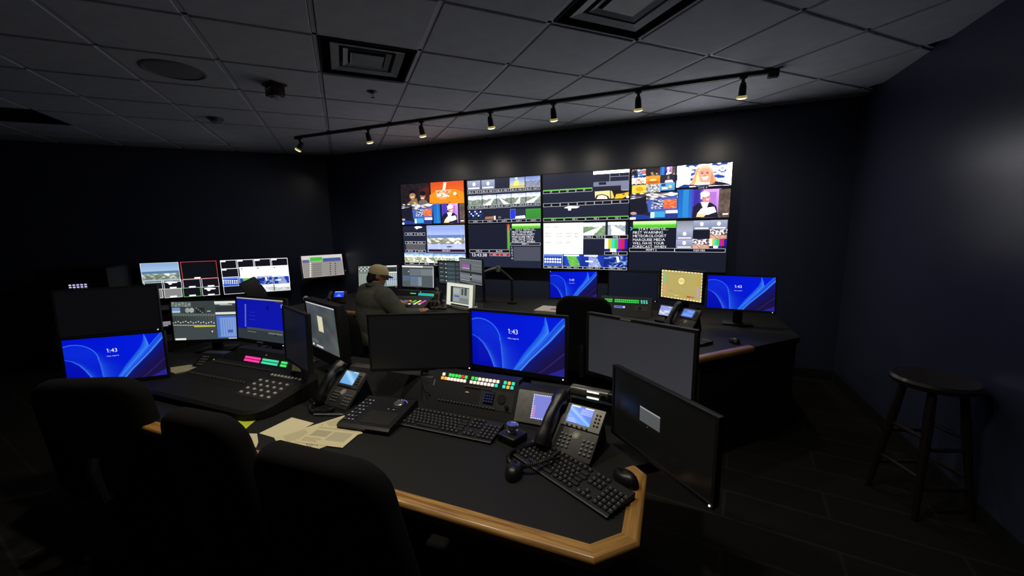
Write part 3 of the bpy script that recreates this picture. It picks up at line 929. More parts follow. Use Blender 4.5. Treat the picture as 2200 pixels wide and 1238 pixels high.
def tv2t():
    S = Scr(TVW, TVH, BLK, [(825, 250), (1650, 208), (1672, 702), (858, 718)])
    cam_balloon(S, 830, 262, 986, 355); cam_balloon(S, 990, 254, 1146, 348)
    S.rect(1308, 232, 1480, 336, (120, 150, 215), 1, (200, 195, 160)); S.poly([(1350, 318), (1362, 270), (1378, 262), (1392, 250), (1412, 268), (1416, 315)], (240, 228, 130), 2)
    S.ell(1382, 238, 12, 8, (245, 245, 240), 2, 8); S.rect(1310, 315, 1480, 334, (205, 195, 110), 2)
    S.img(1482, 222, 1650, 326, land(70, (118, 138, 200), (150, 165, 210), .4, (150, 155, 175), (110, 118, 150)), 18, 10, 1)
    for i in range(5):
        S.box(836 + i * 163, 366 - i * 8, 998 + i * 163, 396 - i * 8, ('SRL-31 : FNR 15', 'SRL-32 : FNR 16', 'SRL-33 : FNR 17', 'SRL-34 : FNR 18', 'SRL-35 : CAM 19')[i])
    for i in range(5):
        x0 = 845 + i * 163; y0 = 424 - i * 8
        S.img(x0, y0, x0 + 163, y0 + 106, land(80 + i, (150, 165, 205), (205, 212, 228), .38, (150, 160, 150), (88, 104, 80), (None, (.8, .3, .25), (.2, .7, .2), (.6, .4, .16), (.9, .15, .3))[i], .12), 18, 10, 1)
        S.box(x0 + 2, y0 + 110, x0 + 163, y0 + 140, ('SRL-36 : CAM 20', 'SRL-37 : CAM 21', 'SRL-38 : CAM 1', 'SRL-39 : CAM 22', 'SRL-40 : CAM 23')[i])
    nz = noise2(91)
    S.img(858, 582, 1016, 662, lambda u, v: mix((26, 26, 40), (70, 110, 225), (nz(u, v) - .55) * 4), 18, 8, 1)
    for i in range(7): S.ell(868 + i * 21, 594 + (i % 3) * 22, 7, 6, (235, 240, 255), 2, 6)
    S.poly([(1045, 676), (1050, 650), (1165, 640), (1172, 672)], (168, 116, 84), 2); S.rect(1150, 640, 1166, 680, (215, 205, 200), 3)
    S.ell(1212, 655, 18, 12, (105, 108, 116), 2); S.rect(1262, 668, 1320, 680, (90, 92, 100), 2)
    S.rect(1328, 570, 1388, 672, (44, 58, 215), 2); S.frame(1326, 568, 1390, 674, (150, 170, 250), .005, 3); S.poly([(1384, 668), (1395, 645), (1490, 636), (1500, 664)], (226, 228, 236), 2); S.rect(1390, 570, 1498, 630, (48, 52, 72), 1)
    S.rect(1502, 568, 1668, 664, (62, 150, 58), 2, (54, 138, 48)); S.frame(1500, 566, 1670, 666, (90, 175, 90), .005, 3)
    for i in range(5):
        S.box(862 + i * 162, 690 - i * 4, 1022 + i * 162, 716 - i * 4, 'CAM %d' % (i + 1), wd=.005)
    return S
def tv2b():
    S = Scr(TVW, TVH, BLK, [(870, 742), (1675, 735), (1675, 1200), (875, 1205)])
    S.rect(874, 746, 1306, 1010, (26, 29, 46), 1)
    S.rect(1314, 738, 1342, 760, (200, 70, 60), 2, (205, 90, 60)); S.rect(1314, 760, 1342, 830, (205, 110, 60), 2, (150, 160, 60)); S.rect(1314, 830, 1342, 1006, (120, 165, 60), 2, (70, 175, 60))
    S.frame(1312, 736, 1344, 1008, (52, 52, 66), .004, 3)
    S.box(878, 1016, 1105, 1048, 'PCR 21'); S.box(1110, 1013, 1340, 1045, 'BLACK')
    S.text('13:43:38', 995, 1074, .075, (250, 250, 255), 3, fit=.225)
    S.box(1112, 1055, 1226, 1082, 'GFX', (150, 30, 44), wd=.005); S.box(1230, 1055, 1342, 1082, 'OUT', (150, 30, 44), wd=.005)
    prompter(S, 1366, 738, 1670, 786, (800, 824, 849, 875, 900, 925), .044, .375)
    S.line(1349, 786, 1360, 795, .012, (70, 190, 240), 4); S.line(1349, 806, 1360, 795, .012, (70, 190, 240), 4)
    S.box(1348, 938, 1670, 962, 'PRMPT 2')
    for i, ch in enumerate('LORTO'): S.text(ch, 1367, 988 + i * 29, .04, (240, 240, 245), 3)
    S.rect(1382, 980, 1668, 1126, (76, 78, 92), 1)
    return S
def tv3t():
    S = Scr(TVW, TVH, BLK, [(75, 160), (975, 108), (970, 647), (90, 665)])
    for i in range(3):
        S.box(80 + i * 172, 330 - i * 9, 250 + i * 172, 360 - i * 9, ('21', '22', '23')[i]); S.rect(80 + i * 172, 326 - i * 9, 250 + i * 172, 333 - i * 9, (120, 195, 90), 4)
    S.rect(602, 128, 972, 142, (232, 234, 242), 2)
    S.line(772, 132, 772, 240, .012, (150, 154, 176), 2); S.line(870, 130, 870, 182, .010, (150, 154, 176), 2); S.line(772, 188, 970, 180, .010, (150, 154, 176), 2); S.line(968, 120, 968, 330, .010, (120, 124, 150), 2)
    S.rect(604, 245, 970, 278, (122, 126, 150), 2); S.rect(660, 247, 735, 272, (32, 34, 48), 3); S.rect(888, 240, 968, 332, (124, 128, 154), 3); S.text('WAITING', 935, 332, .02, (235, 235, 240), 4, fit=.07)
    S.rect(615, 336, 970, 436, (34, 30, 30), 1)
    S.poly([(620, 345), (775, 335), (780, 420), (625, 425)], (226, 208, 148), 2); S.poly([(620, 428), (640, 385), (700, 372), (760, 395), (775, 432)], (52, 44, 44), 3); S.poly([(640, 425), (655, 392), (700, 382), (745, 400), (752, 425)], (232, 208, 180), 4)
    S.poly([(782, 335), (800, 345), (822, 415), (790, 425)], (240, 210, 110), 3); S.poly([(825, 425), (840, 375), (905, 368), (968, 350), (968, 385), (905, 420)], (242, 198, 52), 3); S.rect(905, 372, 928, 382, (60, 40, 20), 4); S.ell(957, 405, 14, 14, (244, 236, 222), 4, 10)
    for i in range(5):
        S.box(85 + i * 178, 472 - i * 8, 262 + i * 178, 504 - i * 8, 'ABCFG'[i])
    S.poly([(305, 520), (360, 500), (465, 506), (440, 520), (380, 522), (375, 545), (350, 545), (345, 522)], (238, 238, 246), 2)
    for i in range(4):
        S.box(90 + i * 222, 632 - i * 6, 306 + i * 222, 662 - i * 6, 'VIZ %d' % (i + 1)); S.rect(90 + i * 222, 628 - i * 6, 306 + i * 222, 633 - i * 6, (120, 195, 90), 4)
    return S
def tv3b():
    S = Scr(TVW, TVH, BLK, [(90, 690), (970, 668), (967, 1138), (95, 1142)])
    k0 = len(S.C); S.rect(92, 690, 515, 992, (255, 255, 248), 1); S.thin.append((k0, len(S.C)))
    g = (140, 140, 138)
    S.text('TODAY', 132, 728, .034, g, 3, fit=.075); S.text('8/16', 230, 727, .034, g, 3, fit=.052)
    for yy, a in ((790, 'WINTI'), (818, 'MICHELLE'), (882, 'MARI')):
        S.text(a, 140, yy, .034, g, 3, fit=.085); S.text('05:00', 262, yy, .034, g, 3, fit=.07); S.text('09PM', 360, yy, .034, g, 3, fit=.065)
        if yy < 850: S.text('862', 447, yy, .034, g, 3, fit=.048)
    S.img(516, 682, 740, 802, land(120, (170, 190, 215), (205, 218, 225), .30, (140, 165, 120), (90, 125, 80), (.85, .1, .32), .1), 22, 12, 1)
    S.img(765, 674, 942, 800, land(121, (175, 190, 215), (205, 215, 230), .22, (150, 160, 165), (120, 130, 135), (.2, .75, .5), .2), 20, 12, 1)
    S.box(518, 806, 736, 836, 'LYNX-2 _ WX 10'); S.box(738, 802, 969, 832, 'WEB 1')
    S.rect(522, 842, 732, 990, (30, 34, 52), 1)
    bars(S, 736, 834, 970, 962); S.box(734, 962, 966, 992, 'RCR 6')
    for k in range(4):
        x0 = (95, 302, 516, 734)[k]; x1 = (300, 514, 732, 966)[k]
        weather(S, k, x0, 1000, x1, 1114)
        S.box(x0, 1116, x1, 1140, ('WSI-1 _ WX 1', 'WSI-2 _ WX 4', 'LYNX-1 _ WX 5', 'LYNX-2 _ WX 6')[k])
    S.frame(93, 998, 300, 1140, (225, 232, 250), .008, 5)
    return S
def tv4t():
    S = Scr(TVW, TVH, (14, 15, 24), [(1020, 112), (2063, 72), (2028, 630), (995, 645)])
    cells = [(1028, 122, 1176, 196), (1180, 116, 1326, 188), (1330, 100, 1484, 184), (1028, 206, 1172, 270), (1178, 192, 1324, 272), (1330, 190, 1482, 262), (1026, 284, 1174, 364), (1178, 278, 1324, 356), (1328, 268, 1476, 342)]
    for i, (a, b, c, d) in enumerate(cells):
        if i == 0: pic_studio(S, a, b, c, d)
        elif i == 1: pic_faces(S, a, b, c, d)
        elif i == 2: pic_host(S, a, b, c, d)
        elif i == 3: pic_woman(S, a, b, c, d)
        elif i == 4: S.rect(a, b, c, d, (246, 170, 60), 1, (232, 120, 28)); S.rect(a + 20, d - 22, c - 20, d - 12, (190, 90, 30), 2); S.rect(a + 40, b + 30, c - 40, b + 50, (250, 205, 130), 2)
        elif i == 5:
            S.rect(a, b, c, d, (40, 44, 64), 1); S.ell(1412, 212, 14, 22, (150, 110, 96), 2, 8)
            S.poly([(1375, 262), (1380, 240), (1450, 236), (1465, 260)], (210, 220, 226), 3)
        elif i == 6: S.img(a, b, c, d, lambda u, v: mix((244, 198, 30), (252, 232, 120), noise2(5)(u, v)), 10, 6, 1); S.ell(1105, 325, 40, 25, (228, 172, 30), 2)
        elif i == 7: S.img(a, b, c, d, lambda u, v: mix((70, 76, 80), (225, 228, 222), noise2(6)(u, v)), 14, 8, 1)
        else: S.rect(a, b, c, d, (110, 180, 235), 1, (70, 150, 215)); S.rect(1338, 275, 1380, 300, (40, 70, 140), 2); S.ell(1430, 305, 20, 18, (235, 215, 120), 2, 8); S.rect(1345, 312, 1400, 330, (235, 240, 250), 2)
    pic_woman(S, 1506, 78, 2062, 302)
    S.text('LIVE 8', 1768, 322, .028, (235, 225, 80), 5, fit=.085)
    pic_studio(S, 996, 372, 1502, 645); pic_host(S, 1502, 340, 2040, 630)
    return S
def tv4b():
    S = Scr(TVW, TVH, (24, 27, 42), [(990, 668), (2025, 648), (2020, 1150), (985, 1150)])
    prompter(S, 1028, 668, 1488, 728, (742, 776, 810, 846, 880, 914), .052, .44)
    S.line(1000, 722, 1020, 738, .016, (70, 190, 240), 4); S.line(1000, 754, 1020, 738, .016, (70, 190, 240), 4)
    for i in range(3):
        for j in range(3):
            a = 1494 + i * 174; b = 664 + j * 88 - i * 5; c = a + 172; d = b + 86
            k = j * 3 + i
            if k in (1, 2, 3, 6): cam_balloon(S, a, b, c, d)
            elif k == 0: S.rect(a, b, c, d, (128, 134, 148), 1, (150, 156, 170))
            elif k == 4: S.rect(a, b, c, d, (26, 28, 44), 1)
            elif k in (5, 7): S.img(a, b, c, d, lambda u, v: np.where((v > .6)[..., None], mix((180, 110, 80), (230, 190, 160), noise2(7)(u, v)), mix((70, 60, 66), (225, 215, 220), (noise2(8)(u, v) - .3) * 2)), 14, 8, 1)
            else: bars(S, a, b, c, d)
    S.box(990, 928, 1480, 960, 'PRMPT 2'); S.box(1482, 926, 2008, 958, 'PGM MIX')
    return S

def prev_pic(S, x0, y0, x1, y1, nx=36, ny=20):
    nz = noise2(12)
    def prev(u, v):
        c = mix((128, 160, 205), (172, 195, 222), v * 1.6)
        c = np.where((v > .42)[..., None], mix((70, 105, 145), (110, 140, 165), (v - .42) * 6), c)
        c = np.where((v > .55)[..., None], mix((95, 110, 95), (240, 235, 215), (nz(u, v, 1.0, 1.2) - .3) * 1.7), c)
        c = np.where((v > .82)[..., None], mix((120, 140, 150), (150, 165, 175), nz(u, v)), c)
        return c
    S.img(x0, y0, x1, y1, prev, nx, ny, 1)
def tv_a():
    S = Scr(.845, .49, (14, 15, 20), [(120, 212), (862, 185), (895, 520), (160, 555)])
    prev_pic(S, 122, 214, 508, 386); S.frame(122, 212, 508, 386, (205, 230, 235), .01, 3)
    S.frame(506, 192, 880, 358, (205, 70, 80), .014, 3); S.rect(640, 346, 702, 358, (238, 220, 222), 4)
    for i in range(4):
        for j in range(2):
            a = 152 + i * 185; b = 376 + j * 84 - i * 6; c = a + 183; d = b + 80
            S.rect(a, b, c, d, (128, 128, 126) if (j == 1 and i < 2) else (20, 18, 26), 1)
            S.frame(a, b, c, d, (110, 200, 110) if (i, j) == (2, 1) else (228, 226, 232), .012, 2)
            S.rect(a + 62, d - 12, a + 128, d - 2, (225, 222, 228), 3)
    for (cx, cy) in ((415, 392), (790, 458)):
        S.ell(cx, cy, 60, 8, (242, 240, 245), 4); S.ell(cx - 12, cy + 10, 18, 13, (242, 240, 245), 5)
    return S
def tv_b():
    S = Scr(.845, .49, (16, 16, 22), [(890, 185), (1558, 160), (1582, 470), (920, 512)])
    for i in range(4):
        a = 894 + i * 167; b = 186 - i * 6
        S.rect(a, b, a + 165, b + 74, (18, 16, 24), 1); S.frame(a, b, a + 167, b + 76, (238, 238, 248), .014, 2); S.rect(a, b, a + 55, b + 14, (238, 238, 248), 3)
    S.rect(904, 268, 1070, 340, (22, 20, 28), 1); S.frame(902, 266, 1076, 342, (238, 238, 248), .014, 2); S.rect(904, 266, 955, 280, (238, 238, 248), 3)
    S.rect(1080, 250, 1570, 334, (222, 222, 246), 2)
    for i in range(3): S.rect(1098 + i * 160, 262 - i * 6, 1112 + i * 160, 270 - i * 6, (70, 70, 90), 3)
    for k, kk in enumerate((0, 1, 3, 2)):
        a = 908 + k * 168; b = 348 - k * 6
        weather(S, kk, a, b, a + 164, b + 78); S.frame(a, b, a + 166, b + 80, (235, 240, 252), .010, 6)
    S.rect(925, 436, 1080, 508, (16, 16, 22), 1); S.rect(1088, 432, 1250, 492, (20, 20, 26), 1)
    S.img(1258, 418, 1418, 482, land(201, (225, 232, 240), (240, 244, 248), .35, (205, 210, 190), (150, 160, 130), (.4, .7, .25), .3), 18, 9, 2)
    S.img(1420, 410, 1580, 474, land(202, (215, 228, 245), (240, 244, 250), .45, (215, 220, 215), (130, 140, 130), None, .3), 18, 9, 2)
    S.frame(892, 162, 1582, 508, (238, 238, 248), .012, 4)
    return S
def tv_c():
    S = Scr(.58, .32, (178, 172, 166), [(1678, 148), (2080, 120), (2100, 318), (1705, 355)])
    S.rect(1680, 135, 2082, 160, (214, 210, 206), 1)
    S.rect(1765, 160, 1890, 186, (70, 190, 60), 2); S.rect(1890, 165, 2070, 186, (70, 86, 150), 2); S.rect(1690, 186, 1760, 208, (92, 100, 140), 2)
    for i in range(7):
        yy = 212 + i * 20
        S.rect(1690, yy, 2095, yy + 7, (150, 145, 140), 2); S.ell(1770, yy + 4, 9, 7, (245, 242, 238), 3, 8); S.rect(1790, yy + 9, 1880, yy + 12, (120, 116, 112), 3)
        S.ell(1965, yy, 7, 5, (40, 40, 44), 3, 8); S.ell(2014, yy, 7, 5, (40, 40, 44), 3, 8)
    S.frame(1680, 140, 2100, 345, (235, 205, 205), .01, 4)
    return S
def m6():
    S = Scr(.43, .268, (58, 65, 66), [(395, 590), (1048, 575), (1062, 950), (455, 980)])
    for i in range(6):
        for j in range(3): S.rect(402 + i * 34, 598 + j * 16, 432 + i * 34, 610 + j * 16, (120, 134, 130) if (i + j) % 3 else (150, 160, 156), 2)
    S.rect(410, 655, 500, 705, (110, 150, 185), 2); S.rect(414, 690, 498, 706, (175, 200, 215), 3)
    S.ell(570, 680, 24, 26, (150, 160, 155), 2); S.ell(612, 680, 24, 26, (165, 175, 170), 2)
    for i in range(4): S.rect(650, 655 + i * 14, 740, 664 + i * 14, (30, 36, 36), 2); S.rect(652 + i * 20, 656 + i * 14, 668 + i * 20, 663 + i * 14, (140, 150, 140), 3)
    S.rect(765, 685, 800, 692, (190, 200, 195), 2)
    for i in range(17):
        x = 420 + i * 25
        S.rect(x, 715, x + 22, 738, (98, 108, 104), 2); S.rect(x + 2, 742, x + 20, 828, (82, 92, 90), 2); S.rect(x + 8, 745, x + 13, 826, (34, 40, 40), 3); S.rect(x + 4, 806 - (i * 7) % 18, x + 18, 816 - (i * 7) % 18, (200, 208, 202), 4)
        S.rect(x, 828, x + 22, 836, (176, 184, 176), 2)
    S.rect(640, 836, 845, 842, (190, 185, 70), 3)
    S.rect(436, 845, 865, 970, (64, 71, 72), 1)
    S.rect(835, 588, 1048, 606, (225, 228, 218), 2); S.rect(840, 608, 970, 618, (190, 196, 188), 2); S.rect(890, 618, 1010, 626, (170, 178, 172), 2); S.rect(845, 640, 1040, 690, (48, 54, 55), 2); S.rect(845, 700, 1052, 716, (225, 226, 214), 2)
    S.rect(852, 736, 1058, 940, (74, 112, 196), 2); S.rect(880, 755, 1052, 930, (128, 158, 218), 3)
    for i in range(7): S.rect(890 + i * 23, 764, 893 + i * 23, 926, (90, 124, 196), 4)
    S.rect(960, 870, 1010, 895, (70, 98, 170), 5)
    S.rect(460, 962, 568, 978, (232, 234, 225), 3); S.rect(965, 945, 1060, 955, (200, 205, 200), 3); S.ell(815, 888, 7, 9, (215, 220, 215), 3, 8)
    return S
def m7():
    S = Scr(.433, .268, (12, 20, 168), [(1050, 540), (1505, 575), (1525, 1005), (1065, 940)])
    S.rect(1050, 540, 1505, 590, (160, 162, 158), 1); S.rect(1425, 585, 1502, 604, (60, 50, 60), 2); S.rect(1480, 615, 1508, 650, (150, 150, 175), 2)
    S.rect(1040, 838, 1560, 1080, (48, 56, 60), 1)
    for i in range(16): S.rect(1128, 612 + i * 14, 1142, 620 + i * 14, (140, 150, 215), 2)
    for a in (688, 722, 760): S.rect(1172, a, 1230, a + 4, (60, 70, 200), 2)
    S.rect(1340, 625, 1360, 670, (8, 12, 90), 2); S.rect(1150, 856, 1515, 878, (66, 74, 78), 2); S.rect(1155, 880, 1240, 884, (110, 116, 118), 2); S.rect(1360, 905, 1500, 908, (110, 116, 118), 2); S.ell(1430, 918, 7, 9, (16, 18, 20), 3, 8)
    return S
def m5():
    S = Scr(.383, .268, (66, 71, 74))
    S.rect(0, 0, 1, .035, (200, 202, 198), 1)
    nz = noise2(77, 6)
    S.img(0, .03, 1, 1, lambda u, v: mix((58, 64, 70), (92, 96, 92), nz(u, v, 1, 1) * .8 + np.clip(u + v - 1.2, 0, 1) * .6), 16, 12, 1)
    S.rect(.36, .26, .54, .60, (205, 200, 168), 2); S.rect(.38, .29, .52, .57, (214, 209, 178), 3)
    S.rect(.06, .93, .12, .975, (225, 228, 232), 2); S.rect(.20, .935, .44, .975, (200, 204, 206), 2); S.rect(.02, .82, .30, .90, (90, 95, 98), 2)
    return S
def m10():
    S = Scr(.476, .268, (120, 130, 124), [(200, 230), (775, 210), (785, 520), (215, 500)])
    for i in range(7):
        for j in range(3): S.rect(208 + i * 24, 236 + j * 22, 228 + i * 24, 252 + j * 22, (205, 214, 205) if (i + j) % 2 else (90, 100, 96), 2)
    for i in range(10): S.rect(210 + i * 22, 330, 226 + i * 22, 490, (190, 200, 190), 2); S.rect(215 + i * 22, 340, 221 + i * 22, 480, (90, 98, 92), 3)
    S.rect(610, 215, 775, 228, (235, 238, 225), 2); S.rect(610, 245, 770, 300, (48, 50, 52), 2); S.rect(600, 308, 778, 322, (235, 238, 225), 2); S.rect(600, 325, 780, 510, (150, 165, 170), 2)
    S.rect(600, 405, 780, 430, (90, 130, 200), 3)
    for i in range(5): S.rect(612 + i * 33, 335, 630 + i * 33, 500, (195, 205, 200), 4)
    return S
def m11():
    S = Scr(.476, .268, (84, 92, 98), [(850, 215), (1320, 215), (1320, 540), (860, 520)])
    S.rect(850, 215, 1155, 242, (230, 232, 228), 1); S.rect(1155, 215, 1320, 242, (150, 156, 160), 1); S.rect(850, 246, 1318, 262, (58, 64, 70), 1)
    S.rect(860, 265, 960, 365, (70, 78, 84), 1); S.rect(962, 262, 1115, 362, (108, 116, 122), 1); S.rect(1118, 262, 1312, 362, (118, 126, 132), 1)
    S.rect(868, 368, 962, 440, (92, 106, 118), 2); S.rect(970, 375, 1140, 515, (104, 116, 128), 2); S.rect(970, 392, 1085, 410, (80, 120, 200), 3); S.rect(1085, 385, 1138, 512, (130, 142, 156), 3); S.rect(868, 368, 960, 378, (80, 116, 190), 3)
    S.ell(945, 302, 10, 8, (210, 216, 218), 3, 8); S.rect(1305, 245, 1318, 538, (205, 208, 210), 3)
    return S
def m12():
    S = Scr(.476, .268, (46, 54, 58), None)
    for i in range(5):
        y = .06 + i * .19
        S.rect(.28, y, .52, y + .14, (66, 84, 90), 1); S.rect(.02, y, .22, y + .1, (58, 66, 72), 1); S.rect(.56, y, .98, y + .12, (70, 76, 82), 1); S.ell(.24, y + .05, .018, .03, (225, 228, 228), 2, 8); S.rect(.04, y + .02, .14, y + .05, (130, 140, 146), 2)
    return S
def m13():
    S = Scr(.476, .268, (98, 104, 108), [(1690, 105), (2040, 135), (2048, 510), (1700, 440)])
    S.rect(1690, 105, 2040, 135, (170, 174, 174), 1); S.rect(1730, 190, 1845, 235, (180, 70, 190), 2); S.rect(1735, 235, 1845, 262, (196, 192, 198), 2); S.rect(1848, 192, 1868, 290, (40, 44, 46), 2); S.rect(1880, 190, 2035, 225, (112, 120, 122), 1); S.rect(1870, 250, 2038, 268, (138, 152, 138), 1)
    S.rect(1700, 305, 2045, 326, (34, 38, 40), 2); S.rect(1705, 330, 1850, 410, (118, 120, 134), 1); S.rect(1875, 345, 2040, 420, (118, 120, 134), 1); S.rect(1855, 320, 1880, 430, (40, 44, 46), 2); S.ell(1866, 378, 12, 9, (215, 220, 220), 3, 8); S.rect(1708, 405, 1850, 440, (182, 186, 186), 2); S.rect(1880, 400, 2042, 432, (160, 164, 166), 2); S.rect(1705, 440, 2046, 470, (78, 82, 88), 1); S.rect(1705, 470, 2048, 505, (178, 182, 184), 1)
    S.frame(1692, 110, 2046, 508, (170, 174, 176), .012, 4)
    return S
def m14():
    S = Scr(.405, .235, (222, 226, 212), [(1520, 465), (1912, 512), (1898, 858), (1512, 790)])
    S.rect(1575, 520, 1842, 800, (38, 42, 42), 1); S.rect(1608, 535, 1840, 790, (150, 156, 152), 2); S.rect(1612, 550, 1700, 640, (170, 176, 168), 3); S.rect(1625, 655, 1700, 690, (60, 100, 190), 3); S.rect(1735, 560, 1760, 660, (70, 76, 78), 3); S.rect(1780, 560, 1810, 670, (70, 76, 78), 3); S.rect(1700, 695, 1835, 780, (120, 130, 128), 3); S.rect(1575, 800, 1842, 822, (30, 32, 32), 3)
    return S
def m16():
    S = Scr(.435, .28, (238, 222, 150), [(232, 55), (697, 95), (682, 440), (218, 362)])
    for i in range(24): S.line(238 + i * 19.4, 62, 226 + i * 19.4, 430, .010, (184, 168, 100), 2)
    for j in range(19): S.rect(225, 62 + j * 19, 697, 66 + j * 19, (184, 168, 100), 2)
    S.rect(262, 100, 640, 290, (226, 210, 136), 1)
    for i in range(17): S.rect(300 + i * 20, 110, 306 + i * 20, 300, (190, 174, 106), 2)
    S.ell(450, 187, 42, 45, (130, 118, 60), 4, 26); S.ell(450, 187, 38, 41, (246, 232, 150), 5, 26)
    S.text('TVU', 450, 187, .085, (150, 136, 70), 6, fit=.12)
    S.rect(250, 90, 278, 220, (150, 190, 140), 3); S.rect(248, 220, 276, 335, (226, 160, 110), 3); S.rect(632, 110, 650, 250, (200, 170, 60), 3); S.rect(630, 250, 650, 380, (190, 160, 190), 3)
    S.rect(280, 325, 370, 340, (250, 246, 215), 4); S.rect(370, 342, 415, 358, (240, 225, 60), 4); S.rect(415, 350, 455, 365, (190, 190, 40), 4); S.rect(510, 358, 555, 382, (226, 60, 40), 4); S.rect(556, 368, 600, 384, (110, 80, 170), 4); S.rect(320, 285, 345, 300, (170, 150, 90), 4)
    # scalloped bright border
    for i in range(13):
        S.ell(240 + i * 37, 64 + i * 2.9, 13, 9, (255, 246, 196), 5, 8); S.ell(226 + i * 37, 362 + i * 5.6, 13, 9, (255, 246, 196), 5, 8)
    for j in range(9):
        S.ell(236 - j * 1.6, 70 + j * 36, 8, 13, (255, 246, 196), 5, 8); S.ell(692 - j * 1.6, 105 + j * 38, 8, 13, (255, 246, 196), 5, 8)
    return S
def flat(w, h, c, c2=None):
    S = Scr(w, h, c)
    S.img(0, 0, 1, 1, lambda u, v: mix(c, c2 or c, u * .5 + v * .5), 4, 4, 1)
    return S
def m1():
    S = flat(.44, .25, (12, 12, 10), (9, 9, 8))
    S.rect(.32, .35, .535, .37, (150, 150, 150), 2); S.rect(.32, .37, .535, .56, (88, 90, 92), 2)
    for i in range(9): S.rect(.325, .385 + i * .02, .53, .392 + i * .02, (66, 68, 70), 3)
    S.ell(.41, .59, .004, .008, (120, 120, 120), 3, 8)
    return S

# ------------------------------------------------------------------ monitors and televisions
MS = screen_mat('lit_display', SCREEN_GAIN)
MSW = screen_mat('video_wall_display', 1.15 * SCREEN_GAIN, 0.35)
MDIM = screen_mat('dim_display', 1.0, 0.22)  # dark and switched-off panels also get a faint glow from this

def monitor(name, label, c, yaw, pitch, S, cat='monitor', bez=.012, chin=.018, depth=.030, base_z=.75, stand='desk', led=None,
            m=None, group=None, back=.09, strip=None, housing=None, off=0.0):
    """root Empty on the surface it stands on; local -Y is the viewing side"""
    w, h = S.w, S.h
    zc = c[2] - base_z
    t = thing(name, label, cat, (c[0], c[1], base_z), D(yaw), group)
    hm = housing or M_BLACK
    rx = -D(pitch)
    R = Matrix.Translation((0, 0, zc)) @ Matrix.Rotation(rx, 4, 'X')
    obj('screen', S.mesh('screen', m or MS, 1.0 if m is MSW else 0.0), None, t, (0, 0, zc), (rx, 0, 0))
    hz = (bez - chin) / 2
    bw, bh = w + 2 * bez, h + bez + chin
    hb = MB()
    hb.rbox((0, .004 + depth * .3, hz), (bw, depth * .6, bh), min(.005, depth * .2), 2)
    hb.rbox((0, .004 + depth * .72, hz), (bw * .8, depth * .55, bh * .75), min(.008, depth * .2), 2)
    obj('housing', hb, hm, t, (0, 0, zc), (rx, 0, 0))
    fb = MB(); y0, y1 = -.0035, .006
    for (x0, x1, z0, z1) in ((-w / 2 - bez, w / 2 + bez, h / 2, h / 2 + bez), (-w / 2 - bez, w / 2 + bez, -h / 2 - chin, -h / 2),
                             (-w / 2 - bez, -w / 2, -h / 2, h / 2), (w / 2, w / 2 + bez, -h / 2, h / 2)):
        fb.box(((x0 + x1) / 2, (y0 + y1) / 2, (z0 + z1) / 2), (x1 - x0, y1 - y0, z1 - z0))
    bz = obj('bezel', fb, hm, t, (0, 0, zc), (rx, 0, 0), smooth=None)
    if strip:
        obj('badge', MB().rbox((strip[0], -.0045, strip[1]), (strip[2], .002, strip[3]), .0006, 1), strip[4] if len(strip) > 4 else M_GREY, bz)
    if led is not None:
        lx, lz = led
        obj('power_light', MB().cyl((lx, -.003, lz), (lx, -.0055, lz), .0032, n=10), M_LED, bz)
    zb = zc - h * .1
    if stand == 'desk':
        obj('stand_neck', MB().rbox((0, back, zb / 2), (.07, .025, zb), .006).box((0, back * .6, zb), (.08, back * .8, .07)), hm, t)
        obj('stand_base', MB().rbox((0, back, .007), (.22, .16, .013), .005), hm, t)
    elif stand == 'arm':
        obj('arm_pole', MB().cyl((off, back + .05, 0), (off, back + .05, zb + .03), .016, n=14).cyl((off, back + .05, 0), (off, back + .05, .02), .026, n=18), M_DARKMETAL, t)
        obj('arm', MB().box((off / 2, back * .5 + .035, zb), (abs(off) + .05, .03, .04)).box((0, .03, zb), (.10, .02, .10)).tube([(off, back + .05, zb), (off * .5, back * .6, zb), (0, .03, zb)], .014), M_DARKMETAL, t)
    elif stand == 'wall':
        obj('wall_bracket', MB().box((0, (depth + back) / 2 + .004, zc), (.22, back - depth, .20)), M_DARKMETAL, t)
    return t

